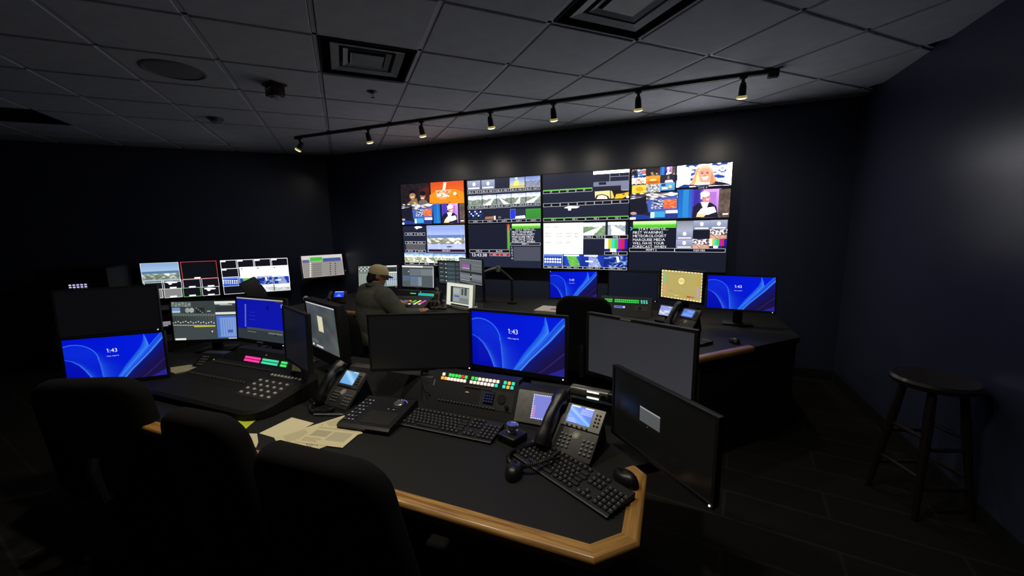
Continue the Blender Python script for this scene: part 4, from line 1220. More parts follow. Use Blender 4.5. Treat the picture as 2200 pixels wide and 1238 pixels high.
# ---- the video wall: eight televisions
cols = [-3.03, -1.99, -0.968, 0.03]
VW = [(tv1t, 0, 1, 'upper video wall television with an orange cereal bowl and a talk-show host'), (tv1b, 0, 0, 'lower video wall television showing a blue harbour preview picture'),
      (tv2t, 1, 1, 'upper video wall television with rows of traffic camera pictures'), (tv2b, 1, 0, 'lower video wall television with the 13:43:38 clock and prompter text'),
      (tv3t, 2, 1, 'mostly dark upper video wall television with a yellow car interior'), (tv3b, 2, 0, 'lower video wall television with a white page, colour bars and weather maps'),
      (tv4t, 3, 1, 'upper video wall television with a smiling blonde woman'), (tv4b, 3, 0, 'lower video wall television with large prompter text beside grey camera tiles')]
for fn, ci, up, lab in VW:
    S = fn()
    z = (1.918 if up else 1.352)
    t = thing('wall_television', lab, 'television', (cols[ci], YW, 0), 0, 'video wall televisions')
    yf = 4.632 - YW
    sw = 0.992 if ci < 3 else 0.975
    k = sw / S.w
    sc = obj('screen', S.mesh('screen', MSW, 11.0), None, t, (0, yf, z))
    sc.scale = (k, 1, .545 / S.h)
    bz = MB()
    w2, h2 = sw / 2, .545 / 2
    for (x0, x1, z0, z1) in ((-w2 - .009, w2 + .009, h2, h2 + .009), (-w2 - .009, w2 + .009, -h2 - .009, -h2), (-w2 - .009, -w2, -h2, h2), (w2, w2 + .009, -h2, h2)):
        bz.box(((x0 + x1) / 2, yf + .002, z + (z0 + z1) / 2), (x1 - x0, .009, z1 - z0))
    obj('bezel', bz, M_BLACK, t, smooth=None)
    obj('housing', MB().box((0, yf + .032, z), (sw + .016, .055, .560)), M_BLACK, t)
    obj('wall_bracket', MB().box((0, yf + .083, z), (.4, .045, .3)), M_DARKMETAL, t)

# ---- televisions on the left wall
def gpos(x, y, z): a = g2w(x, y); return (a[0], a[1], z)
monitor('wall_television', 'left wall television with a red-framed black picture beside a harbour view', gpos(-2.09, 6.755, .945), 45, 0, tv_a(), 'television', .010, .012, .05, 0.0, 'wall', back=.103, m=MSW)
monitor('wall_television', 'left wall television with a white-outlined grid and lavender band', gpos(-1.207, 6.755, .945), 45, 0, tv_b(), 'television', .010, .012, .05, 0.0, 'wall', back=.103, m=MSW)
monitor('wall_monitor', 'small wall monitor showing a beige list with a green bar', (-4.86, 4.43, 1.06), 64.8, 7.0, tv_c(), 'monitor', .012, .02, .04, 0.0, 'wall', back=.13, led=(.31, -.1))

LOCK = lock_screen(.476, .268)
# ---- front console, right-hand pod
monitor('desktop_monitor', 'turned dark monitor overhanging the oak desk corner with a small window open', (-.026, 1.285, .935), -45.5, 0, m1(), 'monitor', .010, .012, .030, .75, 'arm', (.218, -.131), MDIM, back=.06, off=-.12)
monitor('desktop_monitor', 'large plain grey-lit monitor behind the turned dark monitor', (-.128, 1.696, 1.04), -23.6, 0, flat(.476, .268, (43, 44, 47), (54, 54, 59)), 'monitor', .013, .018, .035, .75, 'desk', None, MDIM, strip=(-.05, .141, .05, .008))
monitor('desktop_monitor', 'blue lock-screen monitor at the centre of the front desk', (-.664, 1.670, 1.046), -2.9, 1.3, LOCK, 'monitor', .012, .022, .032, .75, 'desk', (.232, -.146))
monitor('desktop_monitor', 'black switched-off monitor in front of the seated operator', (-1.120, 1.552, 1.039), 23.4, 0, flat(.476, .262, (17, 17, 17), (14, 14, 15)), 'monitor', .009, .014, .028, .75, 'arm', (.236, -.138), MDIM, back=.05, off=.0)  # off panel, painted with a faint grey emission
# ---- front console, left-hand pod
monitor('desktop_monitor', 'steeply turned monitor with a cream note window and thick black body', (-1.802, 1.598, 1.042), -20.3, -2.5, m5(), 'monitor', .016, .070, .075, .75, 'desk', None, MDIM, back=.12)
monitor('desktop_monitor', 'dark reflective monitor squeezed beside the note-window monitor', (-1.690, 1.336, 1.065), -21.6, 2, flat(.315, .262, (16, 18, 22), (18, 20, 23)), 'monitor', .010, .012, .028, .75, 'arm', None, MDIM, back=.02, off=-.14)
monitor('desktop_monitor', 'monitor showing a grey audio mixer page with a blue window', (-2.960, 1.668, .985), 25, 3, m6(), 'monitor', .012, .020, .035, .75, 'desk')
monitor('desktop_monitor', 'monitor with a deep blue page above a dark grey panel', (-2.399, 1.663, 1.031), -0.7, 4.0, m7(), 'monitor', .012, .026, .035, .75, 'desk', (.205, -.146), strip=(-.005, -.146, .055, .010))
monitor('desktop_monitor', 'blue lock-screen monitor partly behind the tall chair at the desk end', (-2.853, 1.137, .896), 41.3, 3.0, lock_screen(.44, .248), 'monitor', .010, .014, .030, .75, 'arm', None, back=.05, off=.10)
monitor('desktop_monitor', 'black switched-off monitor stacked above a blue lock screen', (-2.925, 1.170, 1.155), 45.7, 4, flat(.43, .248, (9, 9, 12), (10, 10, 13)), 'monitor', .009, .012, .030, .75, 'arm', (.205, -.130), MDIM, back=.05, off=.13)  # dead panel still emits a near-black tone
# ---- rear console
monitor('desktop_monitor', 'monitor behind the operator cap showing a pale mixer page', (-3.467, 3.995, .994), 28.7, 8, m10(), 'monitor', .012, .018, .035, .75, 'desk', (.22, -.145))
monitor('desktop_monitor', 'grey desktop monitor straight ahead of the seated operator', (-2.952, 4.122, .993), -.5, 3.6, m11(), 'monitor', .012, .026, .035, .75, 'desk', strip=(0, -.147, .05, .005))
monitor('desktop_monitor', 'dim monitor with rows of teal list entries', (-2.43, 4.13, 1.05), -8, 0, m12(), 'monitor', .012, .016, .035, .75, 'desk')
monitor('desktop_monitor', 'grey page monitor with a magenta block raised above the white screen', (-2.082, 3.894, 1.104), -30.9, 1, m13(), 'monitor', .010, .014, .035, .75, 'arm', off=.05)
monitor('desktop_monitor', 'bright white-page monitor beside the seated figurine', (-2.03, 3.54, .897), -19.2, 5.4, m14(), 'monitor', .006, .008, .035, .75, 'desk', housing=mat('white_plastic', (226, 228, 214), rough=.5, emit=0.0), back=.07)
monitor('desktop_monitor', 'small blue lock-screen monitor under the video wall', (-.940, 3.992, .983), 14.6, 6, LOCK, 'monitor', .011, .016, .032, .75, 'desk', (-.235, .137))
monitor('desktop_monitor', 'dark switched-off monitor beside the small blue lock screen', (-.36, 4.08, .985), -8, 3, flat(.476, .268, (23, 27, 40), (20, 24, 36)), 'monitor', .010, .016, .032, .75, 'desk', (.225, -.142), MDIM)  # screen is off; a dim bluish glow is put into its colour
monitor('desktop_monitor', 'yellow test-pattern monitor with a scalloped border', (.088, 4.176, .991), -33.6, 0, m16(), 'monitor', .014, .024, .045, .75, 'desk', strip=(0, .147, .06, .004))
monitor('desktop_monitor', 'blue lock-screen monitor at the far end of the rear desk', (.519, 3.612, 1.027), -3.7, 14, LOCK, 'monitor', .010, .016, .032, .75, 'desk', (.225, -.143))

# ------------------------------------------------------------------ console desks
M_LAM = mat('black_laminate', (22, 22, 21), rough=0.62, spec=0.3, var=0.08, scale=120, bump=0.06)
M_PANEL = mat('black_desk_panel', (22, 22, 24), rough=0.6, var=0.08)
M_OAK = wood_mat('oak', (142, 100, 46), (200, 152, 84))

def offset_path(P, d):
    out = []
    for i, p in enumerate(P):
        a = Vector(P[i - 1]) if i > 0 else None
        b = Vector(P[i + 1]) if i < len(P) - 1 else None
        p = Vector(p)
        n1 = n2 = None
        if a is not None: t = (p - a).normalized(); n1 = Vector((-t.y, t.x))
        if b is not None: t = (b - p).normalized(); n2 = Vector((-t.y, t.x))
        if n1 is None: q = p + n2 * d
        elif n2 is None: q = p + n1 * d
        else:
            m = (n1 + n2).normalized(); q = p + m * (d / max(.3, m.dot(n1)))
        out.append((q.x, q.y))
    return out

def edge_bands(path, inner, parent, z1=0.75, th=0.042):
    for i in range(len(path) - 1):
        p, q, pi, qi = [Vector(v) for v in (path[i], path[i + 1], inner[i], inner[i + 1])]
        ang = math.atan2((q - p).y, (q - p).x)
        R = Matrix.Rotation(-ang, 2)
        loc = [R @ (v - p) for v in (p, q, qi, pi)]
        bm = bmesh.new()
        lo = [bm.verts.new((v.x, v.y, -th)) for v in loc]; hi = [bm.verts.new((v.x, v.y, 0)) for v in loc]
        bm.faces.new(hi); bm.faces.new(lo[::-1])
        for k in range(4): bm.faces.new((lo[k], lo[(k + 1) % 4], hi[(k + 1) % 4], hi[k]))
        bm.edges.ensure_lookup_table()
        ed = [e for e in bm.edges if all(v in (lo[0], lo[1]) for v in e.verts) or all(v in (hi[0], hi[1]) for v in e.verts)]
        bmesh.ops.bevel(bm, geom=ed, offset=0.014, segments=4, profile=0.5, affect='EDGES')
        bmesh.ops.recalc_face_normals(bm, faces=bm.faces[:])
        me = bpy.data.meshes.new('oak_edge'); bm.to_mesh(me); bm.free()
        me.materials.append(M_OAK)
        me.polygons.foreach_set('use_smooth', [True] * len(me.polygons)); me.set_sharp_from_angle(angle=D(40))
        obj('oak_edge', me, None, parent, (p.x, p.y, z1), (0, 0, ang))

# ---- front desk
fd = thing('front_console_desk', 'black-topped control desk with an oak edge in the foreground', 'desk', (0, 0, 0))
path = [(-3.28, 1.20), (-2.97, .885), (-.15, .885), (-.048, .985), (-.048, 1.305), (-.088, 1.345)]
inn = offset_path(path, .05)
edge_bands(path, inn, fd)
top = [(x, y) for x, y in inn] + [(.02, 1.42), (.06, 1.95), (-3.3, 1.95)]
obj('worktop', MB().prism(top, .71, .7495), M_LAM, fd, smooth=None)
obj('end_panel', MB().box((-.125, 1.44, .355), (.03, .96, .71)), M_PANEL, fd, smooth=None)
obj('end_panel', MB().box((-3.2, 1.55, .355), (.03, .75, .71)), M_PANEL, fd, smooth=None)
obj('back_panel', MB().box((-1.66, 1.90, .355), (3.02, .03, .71)), M_PANEL, fd, smooth=None)
obj('divider_panel', MB().box((-1.62, 1.53, .355), (.03, .70, .71)), M_PANEL, fd, smooth=None)
# ---- rear desk
rd = thing('rear_console_desk', 'second black control desk with oak edging below the video wall', 'desk', (0, 0, 0))
path = [(-3.62, 2.72), (-3.38, 3.06), (-.27, 3.06), (.18, 2.64), (.545, 3.025)]
inn = offset_path(path, .05)
edge_bands(path, inn, rd)
top = [(x, y) for x, y in inn] + [(.545, 3.025), (.89, 3.39), (.89, 4.36), (-3.95, 4.36), (-3.95, 2.98)]
obj('worktop', MB().prism(top, .71, .7495), M_LAM, rd, smooth=None)
a, b = Vector((.20, 2.70)), Vector((.87, 3.41))
L = (b - a).length
obj('end_panel', MB().box((L / 2, .02, .355), (L, .03, .71)), M_PANEL, rd, (a.x, a.y, 0), (0, 0, math.atan2(b.y - a.y, b.x - a.x)), smooth=None)
obj('end_panel', MB().box((.865, 3.88, .355), (.03, .92, .71)), M_PANEL, rd, smooth=None)
obj('end_panel', MB().box((-3.85, 3.68, .355), (.03, 1.3, .71)), M_PANEL, rd, smooth=None)
obj('back_panel', MB().box((-1.5, 4.33, .355), (4.7, .03, .71)), M_PANEL, rd, smooth=None)
obj('divider_panel', MB().box((-1.6, 3.72, .355), (.03, 1.15, .71)), M_PANEL, rd, smooth=None)

DZ = .75
# ------------------------------------------------------------------ sloping control panels
def slope_unit(name, label, cat, x0, x1, y0, face_len, ang, rz=0.0, depth=.05, h0=0.0, m=None, z=DZ, group=None):
    """a console turret with a sloping front: returns (root, face) where face(x, s) gives the location on the slope"""
    xc = (x0 + x1) / 2; w = x1 - x0
    t = thing(name, label, cat, (xc, y0, z), rz, group)
    ca, sa = math.cos(D(ang)), math.sin(D(ang))
    y1, z1 = face_len * ca, h0 + face_len * sa
    prof = [(0, 0), (0, h0 if h0 > 0 else .0005), (y1, z1), (y1 + depth, z1), (y1 + depth, 0)]
    obj('housing', MB().xprism(prof, -w / 2, w / 2), m or M_DARKMETAL, t, smooth=None)
    n = Vector((0, -sa, ca))
    def place(x, s, out=0.0):
        p = Vector((x - xc, s * ca, h0 + s * sa)) + n * out
        return tuple(p)
    return t, place, (D(ang), 0, 0)

BTN = {}
def button(kind, col, w, h, lit):
    k = (kind, col, w, h, lit)
    if k not in BTN:
        me = MB().rbox((0, 0, .003), (w, h, .006), min(w, h) * .18, 2).mesh('button', 40)
        me.materials.append(emit_mat('lit_%d_%d_%d_%d' % (col + (int(lit * 10),)), col, lit) if lit > 0 else mat('cap_%d_%d_%d' % col, col, rough=.5))
        BTN[k] = me
    return BTN[k]

WHT, GRN, RED, ORG, TEA, PNK = (255, 240, 228), (60, 215, 80), (235, 40, 40), (255, 176, 70), (40, 215, 190), (250, 60, 160)
# right pod: the main button panel
t, pl, rt = slope_unit('intercom_panel', 'sloping intercom panel with green, white and orange lit buttons', 'control panel', -1.05, -.61, 1.47, .178, 57.7)
bx = lambda zx: -1.05 + (zx - 192) / 1126 * .44
rows = [([(338, WHT), (427, GRN), (470, GRN), (515, GRN), (558, GRN), (602, RED), (647, GRN), (735, GRN), (782, GRN)] + [(827 + 47 * i, WHT) for i in range(6)] + [(1155, TEA), (1205, ORG), (1255, TEA)], .164),
        ([(330, ORG), (375, ORG)] + [(417 + 44.2 * i, WHT) for i in range(6)] + [(725 + 46.4 * i, WHT) for i in range(7)] + [(1052, TEA), (1148, TEA), (1198, ORG), (1248, TEA)], .1455)]
for rw, s in rows:
    for zx, c in rw:
        obj('lit_button', button('b', c, .0145, .0145, .72 if c == WHT else .85), None, t, pl(bx(zx), s, 0.0), rt)
for i in range(12):
    obj('small_button', button('s', (70, 70, 72), .007, .006, 0), None, t, pl(-.865 + i * .0115, .123, 0), rt)
obj('control_plate', MB().box((0, 0, .001), (.165, .085, .002)), mat('panel_steel', (74, 74, 70), rough=.35, metal=.4), t, pl(-.70, .082), rt)
kp = obj('keypad_plate', MB().box((0, 0, .0025), (.05, .055, .003)), M_BLACK, t, pl(-.738, .088), rt)
for i in range(4):
    for j in range(4):
        obj('keypad_key', button('k', (40, 52, 120), .009, .009, .0), None, t, pl(-.756 + i * .012, .070 + j * .012, .004), rt)
obj('speaker_grille', MB().cyl((0, 0, 0), (0, 0, .004), .021, n=28).cyl((0, 0, .004), (0, 0, .005), .017, n=28), M_RUBBER, t, pl(-.676, .090, .001), rt)
obj('volume_knob', MB().lathe([(.0, .012), (.008, .012), (.009, 0), (.0, 0)], 18), M_BLACK2, t, pl(-.645, .060, .002), rt)
obj('logo', MB().prism([(-.011, -.002), (.011, -.002), (.007, .002), (.003, .003), (0, .0045), (-.004, .003), (-.008, .001)], 0, .0015), M_PAPER, t, pl(-.852, .098), rt, smooth=None)
for i in range(18):
    obj('lower_button', button('l', (88, 88, 86), .008, .0055, 0), None, t, pl(-.985 + i * .0165, .045, 0), rt)
obj('side_slot', MB().box((0, 0, .001), (.006, .03, .002)), M_GREY, t, pl(-1.035, .12), rt, smooth=None)
# blank panel beside it and low turret under the grey monitor
t, pl, rt = slope_unit('blank_console_panel', 'plain dark sloping console panel under the switched-off monitor', 'control panel', -1.58, -1.06, 1.53, .115, 78, m=mat('panel_grey', (66, 66, 70), rough=.55, bump=.1))
for sx in (-1.56, -1.08):
    for s in (.02, .095):
        obj('screw', MB().cyl((0, 0, 0), (0, 0, .002), .004, n=10), M_SILVER, t, pl(sx, s), rt)
# tablet module
t, pl, rt = slope_unit('touch_panel', 'small lavender touch screen with a scalloped border behind the handset', 'control panel', -.605, -.385, 1.455, .165, 57.7)
obj('face_plate', MB().rbox((0, 0, .003), (.205, .135, .008), .003), M_GREY, t, pl(-.495, .085), rt)
S = Scr(.135, .10, (140, 146, 232))
for i in range(20): S.rect(.05 + i * .046, .03, .056 + i * .046, .97, (74, 76, 150), 2)
for j in range(15): S.rect(.02, .05 + j * .063, .98, .058 + j * .063, (74, 76, 150), 2)
S.rect(.03, .45, .12, .95, (210, 150, 215), 1); S.rect(.55, .84, .95, .90, (235, 238, 255), 3); S.ell(.72, .42, .14, .19, (96, 104, 190), 3, 22); S.ell(.72, .42, .12, .165, (165, 172, 240), 4, 22)
for i in range(15): S.ell(.02 + i * .069, .02, .022, .03, (220, 226, 255), 4, 8); S.ell(.02 + i * .069, .98, .022, .03, (220, 226, 255), 4, 8)
for j in range(11): S.ell(.015, .03 + j * .095, .02, .032, (220, 226, 255), 4, 8); S.ell(.985, .03 + j * .095, .02, .032, (220, 226, 255), 4, 8)
sc = obj('screen', S.mesh('screen', MS), None, t, pl(-.458, .09, .0078), (D(57.7 - 90), 0, 0))
for i in range(2):
    for j in range(3):
        obj('status_light', MB().box((0, 0, .001), (.004, .004, .002)), M_LED if j != 1 else emit_mat('amber_led', (255, 170, 140), .5), t, pl(-.428 + i * .010, .152 + j * .006 - .004, .0), rt)
# silver bar with two lights
t = thing('conference_bar', 'silver bar device with two white light strips under the grey monitor', 'device', (-.285, 1.615, DZ), D(-8))
obj('foot', MB().box((0, .01, .045), (.20, .05, .09)), M_DARKMETAL, t, smooth=None)
obj('bar', MB().rbox((0, -.005, .125), (.215, .045, .042), .012, 3), mat('silver_bar', (120, 120, 116), rough=.35, metal=.6), t)
obj('lens', MB().cyl((.048, -.027, .122), (.048, -.031, .122), .012, n=20), M_BLACK2, t)
for z in (.138, .112):
    obj('light_strip', MB().rbox((.002, -.0285, z), (.052, .004, .007), .0015), emit_mat('strip_white', (255, 255, 240), 1.3), t)
obj('dark_end', MB().rbox((.085, -.006, .125), (.05, .047, .044), .010, 3), M_BLACK2, t)
# left pod: pink and green button panel
t, pl, rt = slope_unit('intercom_panel', 'intercom panel with pink and teal buttons behind the audio mixer', 'control panel', -2.47, -1.91, 1.47, .15, 57.7)
for i in range(8):
    for j in range(2):
        obj('lit_button', button('b', PNK, .0135, .0135, .85), None, t, pl(-2.355 + i * .0168, .083 + j * .0175, 0), rt)
        obj('lit_button', button('b', (70, 220, 170), .0135, .0135, .7), None, t, pl(-2.205 + i * .0168, .083 + j * .0175, 0), rt)
        if i < 3: obj('lit_button', button('b', (70, 225, 110), .0135, .0135, .8), None, t, pl(-2.05 + i * .0168, .083 + j * .0175, 0), rt)
for i in range(24):
    obj('small_button', button('s', (60, 60, 62), .008, .006, 0), None, t, pl(-2.40 + i * .019, .05, 0), rt)
obj('logo', MB().prism([(-.006, -.003), (.006, -.003), (0, .005)], 0, .0015), M_PAPER, t, pl(-2.20, .128), rt, smooth=None)
# little keypad at its side
t, pl, rt = slope_unit('desk_keypad', 'small desk keypad between the audio page monitor and the mixer', 'keypad', -2.75, -2.58, 1.45, .11, 40, D(12))
obj('face_plate', MB().box((0, 0, .001), (.15, .095, .003)), M_BLACK2, t, pl(-2.665, .057), rt)
for i in range(3):
    for j in range(4):
        obj('key', button('k', (84, 84, 88), .014, .012, 0), None, t, pl(-2.715 + i * .018, .026 + j * .018, .002), rt)
obj('status_light', MB().box((0, 0, .001), (.006, .012, .002)), M_LED, t, pl(-2.625, .06, .003), rt)

# rear left: operator's switcher
t, pl, rt = slope_unit('video_switcher', 'video switcher with coloured fader strips in front of the operator', 'control panel', -2.82, -2.30, 3.20, .34, 12, D(12), h0=.03)
cl = [(235, 235, 245), (70, 90, 230), (235, 60, 70), (245, 215, 60), (90, 220, 60), (240, 235, 120), (235, 90, 200), (90, 130, 240)]
k = 0
for i in range(5):
    for j in range(4):
        c = [cl[1], cl[3], cl[4], cl[5], cl[6]][i] if j else cl[0]
        obj('lit_key', button('r', c, .026, .018, .9), None, t, pl(-2.60 + i * .055 + j * .010, .14 + j * .028, 0), rt)
for i in range(9):
    obj('key', button('k', (120, 118, 110), .016, .014, 0), None, t, pl(-2.79 + (i % 4) * .03, .10 + (i // 4) * .03, 0), rt)
t, pl, rt = slope_unit('intercom_panel', 'rear intercom panel with teal buttons below the grey desktop monitor', 'control panel', -2.95, -2.36, 3.62, .16, 57.7)
for j in range(2):
    for i in range(5):
        if j: obj('lit_button', button('b', (80, 230, 90), .013, .012, .8), None, t, pl(-2.745 + i * .0155, .127, 0), rt)
    for i in range(14):
        obj('lit_button', button('b', (40, 205, 190) if i < 12 else (120, 220, 110), .014, .012, .8), None, t, pl(-2.635 + i * .0165, .129 - j * .0165, 0), rt)
obj('status_light', MB().box((0, 0, .001), (.010, .005, .002)), M_LED, t, pl(-2.62, .150), rt)
# rear right panel
t, pl, rt = slope_unit('intercom_panel', 'intercom panel with two rows of green buttons on the rear desk', 'control panel', -.62, -.16, 3.70, .19, 57.7)
for j in range(2):
    for i in range(17):
        if i == 4: continue
        c = (50, 215, 80)
        obj('lit_button', button('b', c, .015, .014, .8), None, t, pl(-.575 + i * .0185, .142 + j * .019, 0), rt)
    for i in range(3):
        obj('lit_button', button('b', (80, 220, 210), .014, .014, .8), None, t, pl(-.245 + i * .022 - j * .004, .142 + j * .019, 0), rt)
S = Scr(.10, .022, (120, 150, 235)); S.rect(.05, .3, .9, .7, (40, 50, 110), 2); S.rect(.8, .2, .97, .8, (210, 225, 250), 3)
obj('display', S.mesh('display', MS), None, t, pl(-.44, .092, .001), (D(57.7 - 90), 0, 0))
obj('lit_key', button('b', (150, 190, 230), .016, .022, .7), None, t, pl(-.53, .092, 0), rt)
obj('grey_plate', MB().box((0, 0, .001), (.12, .05, .002)), mat('panel_steel', (74, 74, 70)), t, pl(-.25, .085), rt, smooth=None)
obj('round_key', MB().cyl((0, 0, 0), (0, 0, .004), .014, n=20), M_RUBBER, t, pl(-.26, .088, .002), rt)

# ------------------------------------------------------------------ audio mixer
t = thing('audio_mixer', 'long black audio mixing console with rows of pale knobs', 'mixing console', (-2.065, 1.07, DZ), 0)
def mixprof(w0, w1, y0, y1, r):
    pts = [(w0 + r * .4, y0)]
    for i in range(7):
        a = -PI / 2 + i * PI / 12; pts.append((w1 - r + r * math.cos(a), y0 + r + r * math.sin(a)))
    pts += [(w1, y1 - .02), (w1 - .02, y1), (w0 + .02, y1), (w0, y1 - .02), (w0, y0 + r * .4)]
    return pts
bm_ = MB()
pf = mixprof(-.41, .41, 0, .36, .10)
n = len(pf)
V = [(x, y, .004) for x, y in pf] + [(x, y, .03 + y * .16) for x, y in pf] + [(x * .975, .012 + y * .95, .042 + (.012 + y * .95) * .16) for x, y in pf]
Fs = [tuple(range(n - 1, -1, -1)), tuple(range(2 * n, 3 * n))]
for k in range(2):
    Fs += [(k * n + i, k * n + (i + 1) % n, (k + 1) * n + (i + 1) % n, (k + 1) * n + i) for i in range(n)]
obj('chassis', MB().add(V, Fs), mat('mixer_black', (22, 22, 20), rough=.7, spec=.25, bump=.15), t)
zs = lambda y: .0425 + y * .16
sl = (math.atan(.16), 0, 0)
knob = obj('knob', MB().lathe([(.0, .009), (.005, .0085), (.008, .006), (.009, 0), (.0, 0)], 14), mat('pale_knob', (172, 172, 166), rough=.45), t, (0.16, .2, zs(.2)), sl)
first = True
for i in range(5):
    for j in range(4):
        p = (.155 + i * .0475 - j * .004, .12 + j * .036)
        if first: knob.location = (p[0], p[1], zs(p[1])); first = False
        else: inst(knob, t, (p[0], p[1], zs(p[1])))
for i in range(9):
    p = (.155 + i * .0245, .285); inst(knob, t, (p[0], p[1], zs(p[1])))
fd0 = None
for i in range(18):
    p = (-.36 + i * .026, .185)
    if fd0 is None: fd0 = obj('fader_cap', MB().rbox((0, 0, .004), (.008, .016, .008), .002), mat('fader_grey', (66, 66, 64), rough=.5), t, (p[0], p[1], zs(p[1])), sl)
    else: inst(fd0, t, (p[0], p[1], zs(p[1])))
for i in range(18):
    obj('fader_slot', button('slot', (14, 14, 14), .004, .10, 0), None, t, (-.36 + i * .026, .185, zs(.185) - .0045), sl)
k0 = None
for i in range(30):
    p = (-.37 + i * .0165, .315)
    if k0 is None: k0 = obj('channel_button', MB().rbox((0, 0, .003), (.010, .008, .006), .001, 1), mat('chan_grey', (64, 64, 62), rough=.5), t, (p[0], p[1], zs(p[1])), sl)
    else: inst(k0, t, (p[0], p[1], zs(p[1])))
obj('knob_bed', MB().box((0, 0, 0), (.235, .155, .003)), M_RUBBER, t, (.245, .175, zs(.175) - .0005), sl, smooth=None)

# ------------------------------------------------------------------ keyboards, mice, controllers
KEYME = {}
M_LEG = mat('key_legend', (150, 150, 150), rough=.6)
def keyboard(label, c, rz, w=.435, small=False):
    t = thing('keyboard', label, 'keyboard', (c[0], c[1], DZ), rz)
    obj('case', MB().xprism([(-.068, .0), (-.070, .008), (-.066, .010), (.066, .022), (.070, .020), (.068, 0)], -w / 2, w / 2), M_BLACK, t, smooth=None)
    if 'k' not in KEYME:
        me = MB().rbox((0, 0, .002), (.0165, .0158, .006), .0018, 1).box((-.002, .002, .0051), (.0035, .004, .0003), mi=1).mesh('key', 40); me.materials.append(M_KEY); me.materials.append(M_LEG); KEYME['k'] = me
        me = MB().rbox((0, 0, .002), (.108, .0158, .006), .002, 1).mesh('key', 40); me.materials.append(M_KEY); KEYME['sp'] = me
        me = MB().rbox((0, 0, .002), (.030, .0158, .006), .002, 1).mesh('key', 40); me.materials.append(M_KEY); KEYME['w'] = me
    tl = math.atan(.012 / .132)
    def key(k, x, y): obj('key', KEYME[k], None, t, (x, y, .0162 + y * math.tan(tl)), (tl, 0, 0))
    pitch = .0188; x0 = -w / 2 + .017
    for r in range(5):
        y = .028 - r * .0188
        if r == 4:
            for i in range(3): key('k', x0 + i * pitch * 1.15, y)
            key('sp', x0 + .120, y)
            for i in range(4): key('k', x0 + .193 + i * pitch * 1.1, y)
        else:
            n = 13
            for i in range(n): key('k', x0 + .008 * (r % 2) + i * pitch + (.004 if r else 0), y)
            key('w', x0 + .008 * (r % 2) + n * pitch + .011, y) if not r % 2 else key('w', x0 + n * pitch + .016, y)
    for i in range(13): key('k', x0 + i * pitch * 1.12 + .004, .052)
    xn = x0 + .293
    for i in range(3):
        for r in (0, 1): key('k', xn + i * pitch, .028 - r * .0188)
        key('k', xn + i * pitch, .028 - 4 * .0188); key('k', xn + i * pitch, .052)
    key('k', xn + pitch, .028 - 3 * .0188)
    for i in range(4):
        for r in range(5): key('k', xn + .064 + i * pitch, .028 - r * .0188)
    return t
keyboard('black keyboard lying in front of the lit intercom panel', (-.840, 1.350), D(0))
keyboard('black keyboard slanting towards the oak corner under the phone cord', (-.300, 1.202), D(-28.5))
def mouse(label, c, rz, z=DZ, tilt=0):
    t = thing('computer_mouse', label, 'mouse', (c[0], c[1], z), rz)
    prof = []
    V = []; N = 9; Mm = 16
    for j in range(N):
        a = j / (N - 1)
        for i in range(Mm):
            q = 2 * PI * i / Mm
            k = math.cos(a * PI / 2) ** .55 if a < 1 else 0.0
            sx, sy = .031 * k, .052 * k
            V.append((sx * math.cos(q), sy * math.sin(q) + .004 * a, .001 + .034 * math.sin(a * PI / 2) * (1 - .12 * math.sin(q))))
    Fs = [tuple(range(Mm - 1, -1, -1))] + [(j * Mm + i, j * Mm + (i + 1) % Mm, (j + 1) * Mm + (i + 1) % Mm, (j + 1) * Mm + i) for j in range(N - 1) for i in range(Mm)]
    obj('shell', MB().add(V, Fs), M_BLACK2, t, smooth=60)
    obj('scroll_wheel', MB().cyl((-.004, .026, .030), (.004, .026, .030), .007, n=14), M_RUBBER, t)
    return t
mouse('black mouse on the worktop below the coiled cord', (-.470, 1.145), D(12))
mouse('black mouse at the oak edge beside the slanting keyboard', (-.112, 1.235), D(50))
mouse('small dark mouse on the rear desk near its oak end', (.43, 3.09), D(20))
keyboard('dark keyboard on the rear desk behind the grey-lit monitor', (.08, 3.10), D(-42))

# jog controller
t = thing('jog_controller', 'black controller with a silver jog dial and blue-white keys', 'controller', (-1.175, 1.30, DZ), D(6))
obj('case', MB().xprism([(-.115, .0), (-.12, .018), (-.108, .026), (.11, .052), (.125, .044), (.12, .0)], -.125, .125), M_BLACK2, t, smooth=None)
zj = lambda y: .026 + (y + .108) * .1193
sj = (math.atan(.1193), 0, 0)
obj('jog_dial', MB().lathe([(.0, .010), (.020, .010), (.0235, .007), (.0235, 0), (.0, 0)], 32), M_SILVER, t, (.062, .065, zj(.065)), sj)
obj('dial_ring', MB().lathe([(.030, .0), (.030, .002), (.026, .003), (.026, 0)], 32), M_BLACK, t, (.062, .065, zj(.065)), sj)
for a in range(5):
    q = D(35 + a * 22)
    obj('ring_light', MB().box((0, 0, .001), (.007, .003, .002)), emit_mat('violet_led', (150, 140, 255), .8), t, (.062 + .036 * math.cos(q), .065 + .036 * math.sin(q), zj(.065 + .036 * math.sin(q))), (sj[0], 0, q + PI / 2))
for i in range(3):
    for j in range(7):
        obj('key', button('j', (170, 180, 205) if (i + j) % 3 else (90, 96, 120), .009, .007, 0), None, t, (-.108 + i * .019, -.085 + j * .025, zj(-.085 + j * .025)), sj)
for i in range(2):
    obj('key', button('j', (150, 150, 150), .009, .007, 0), None, t, (.040 + i * .026, .015, zj(.015)), sj)
obj('wrist_plate', MB().box((0, 0, 0), (.14, .09, .002)), M_BLACK, t, (.035, -.045, zj(-.045)), sj, smooth=None)
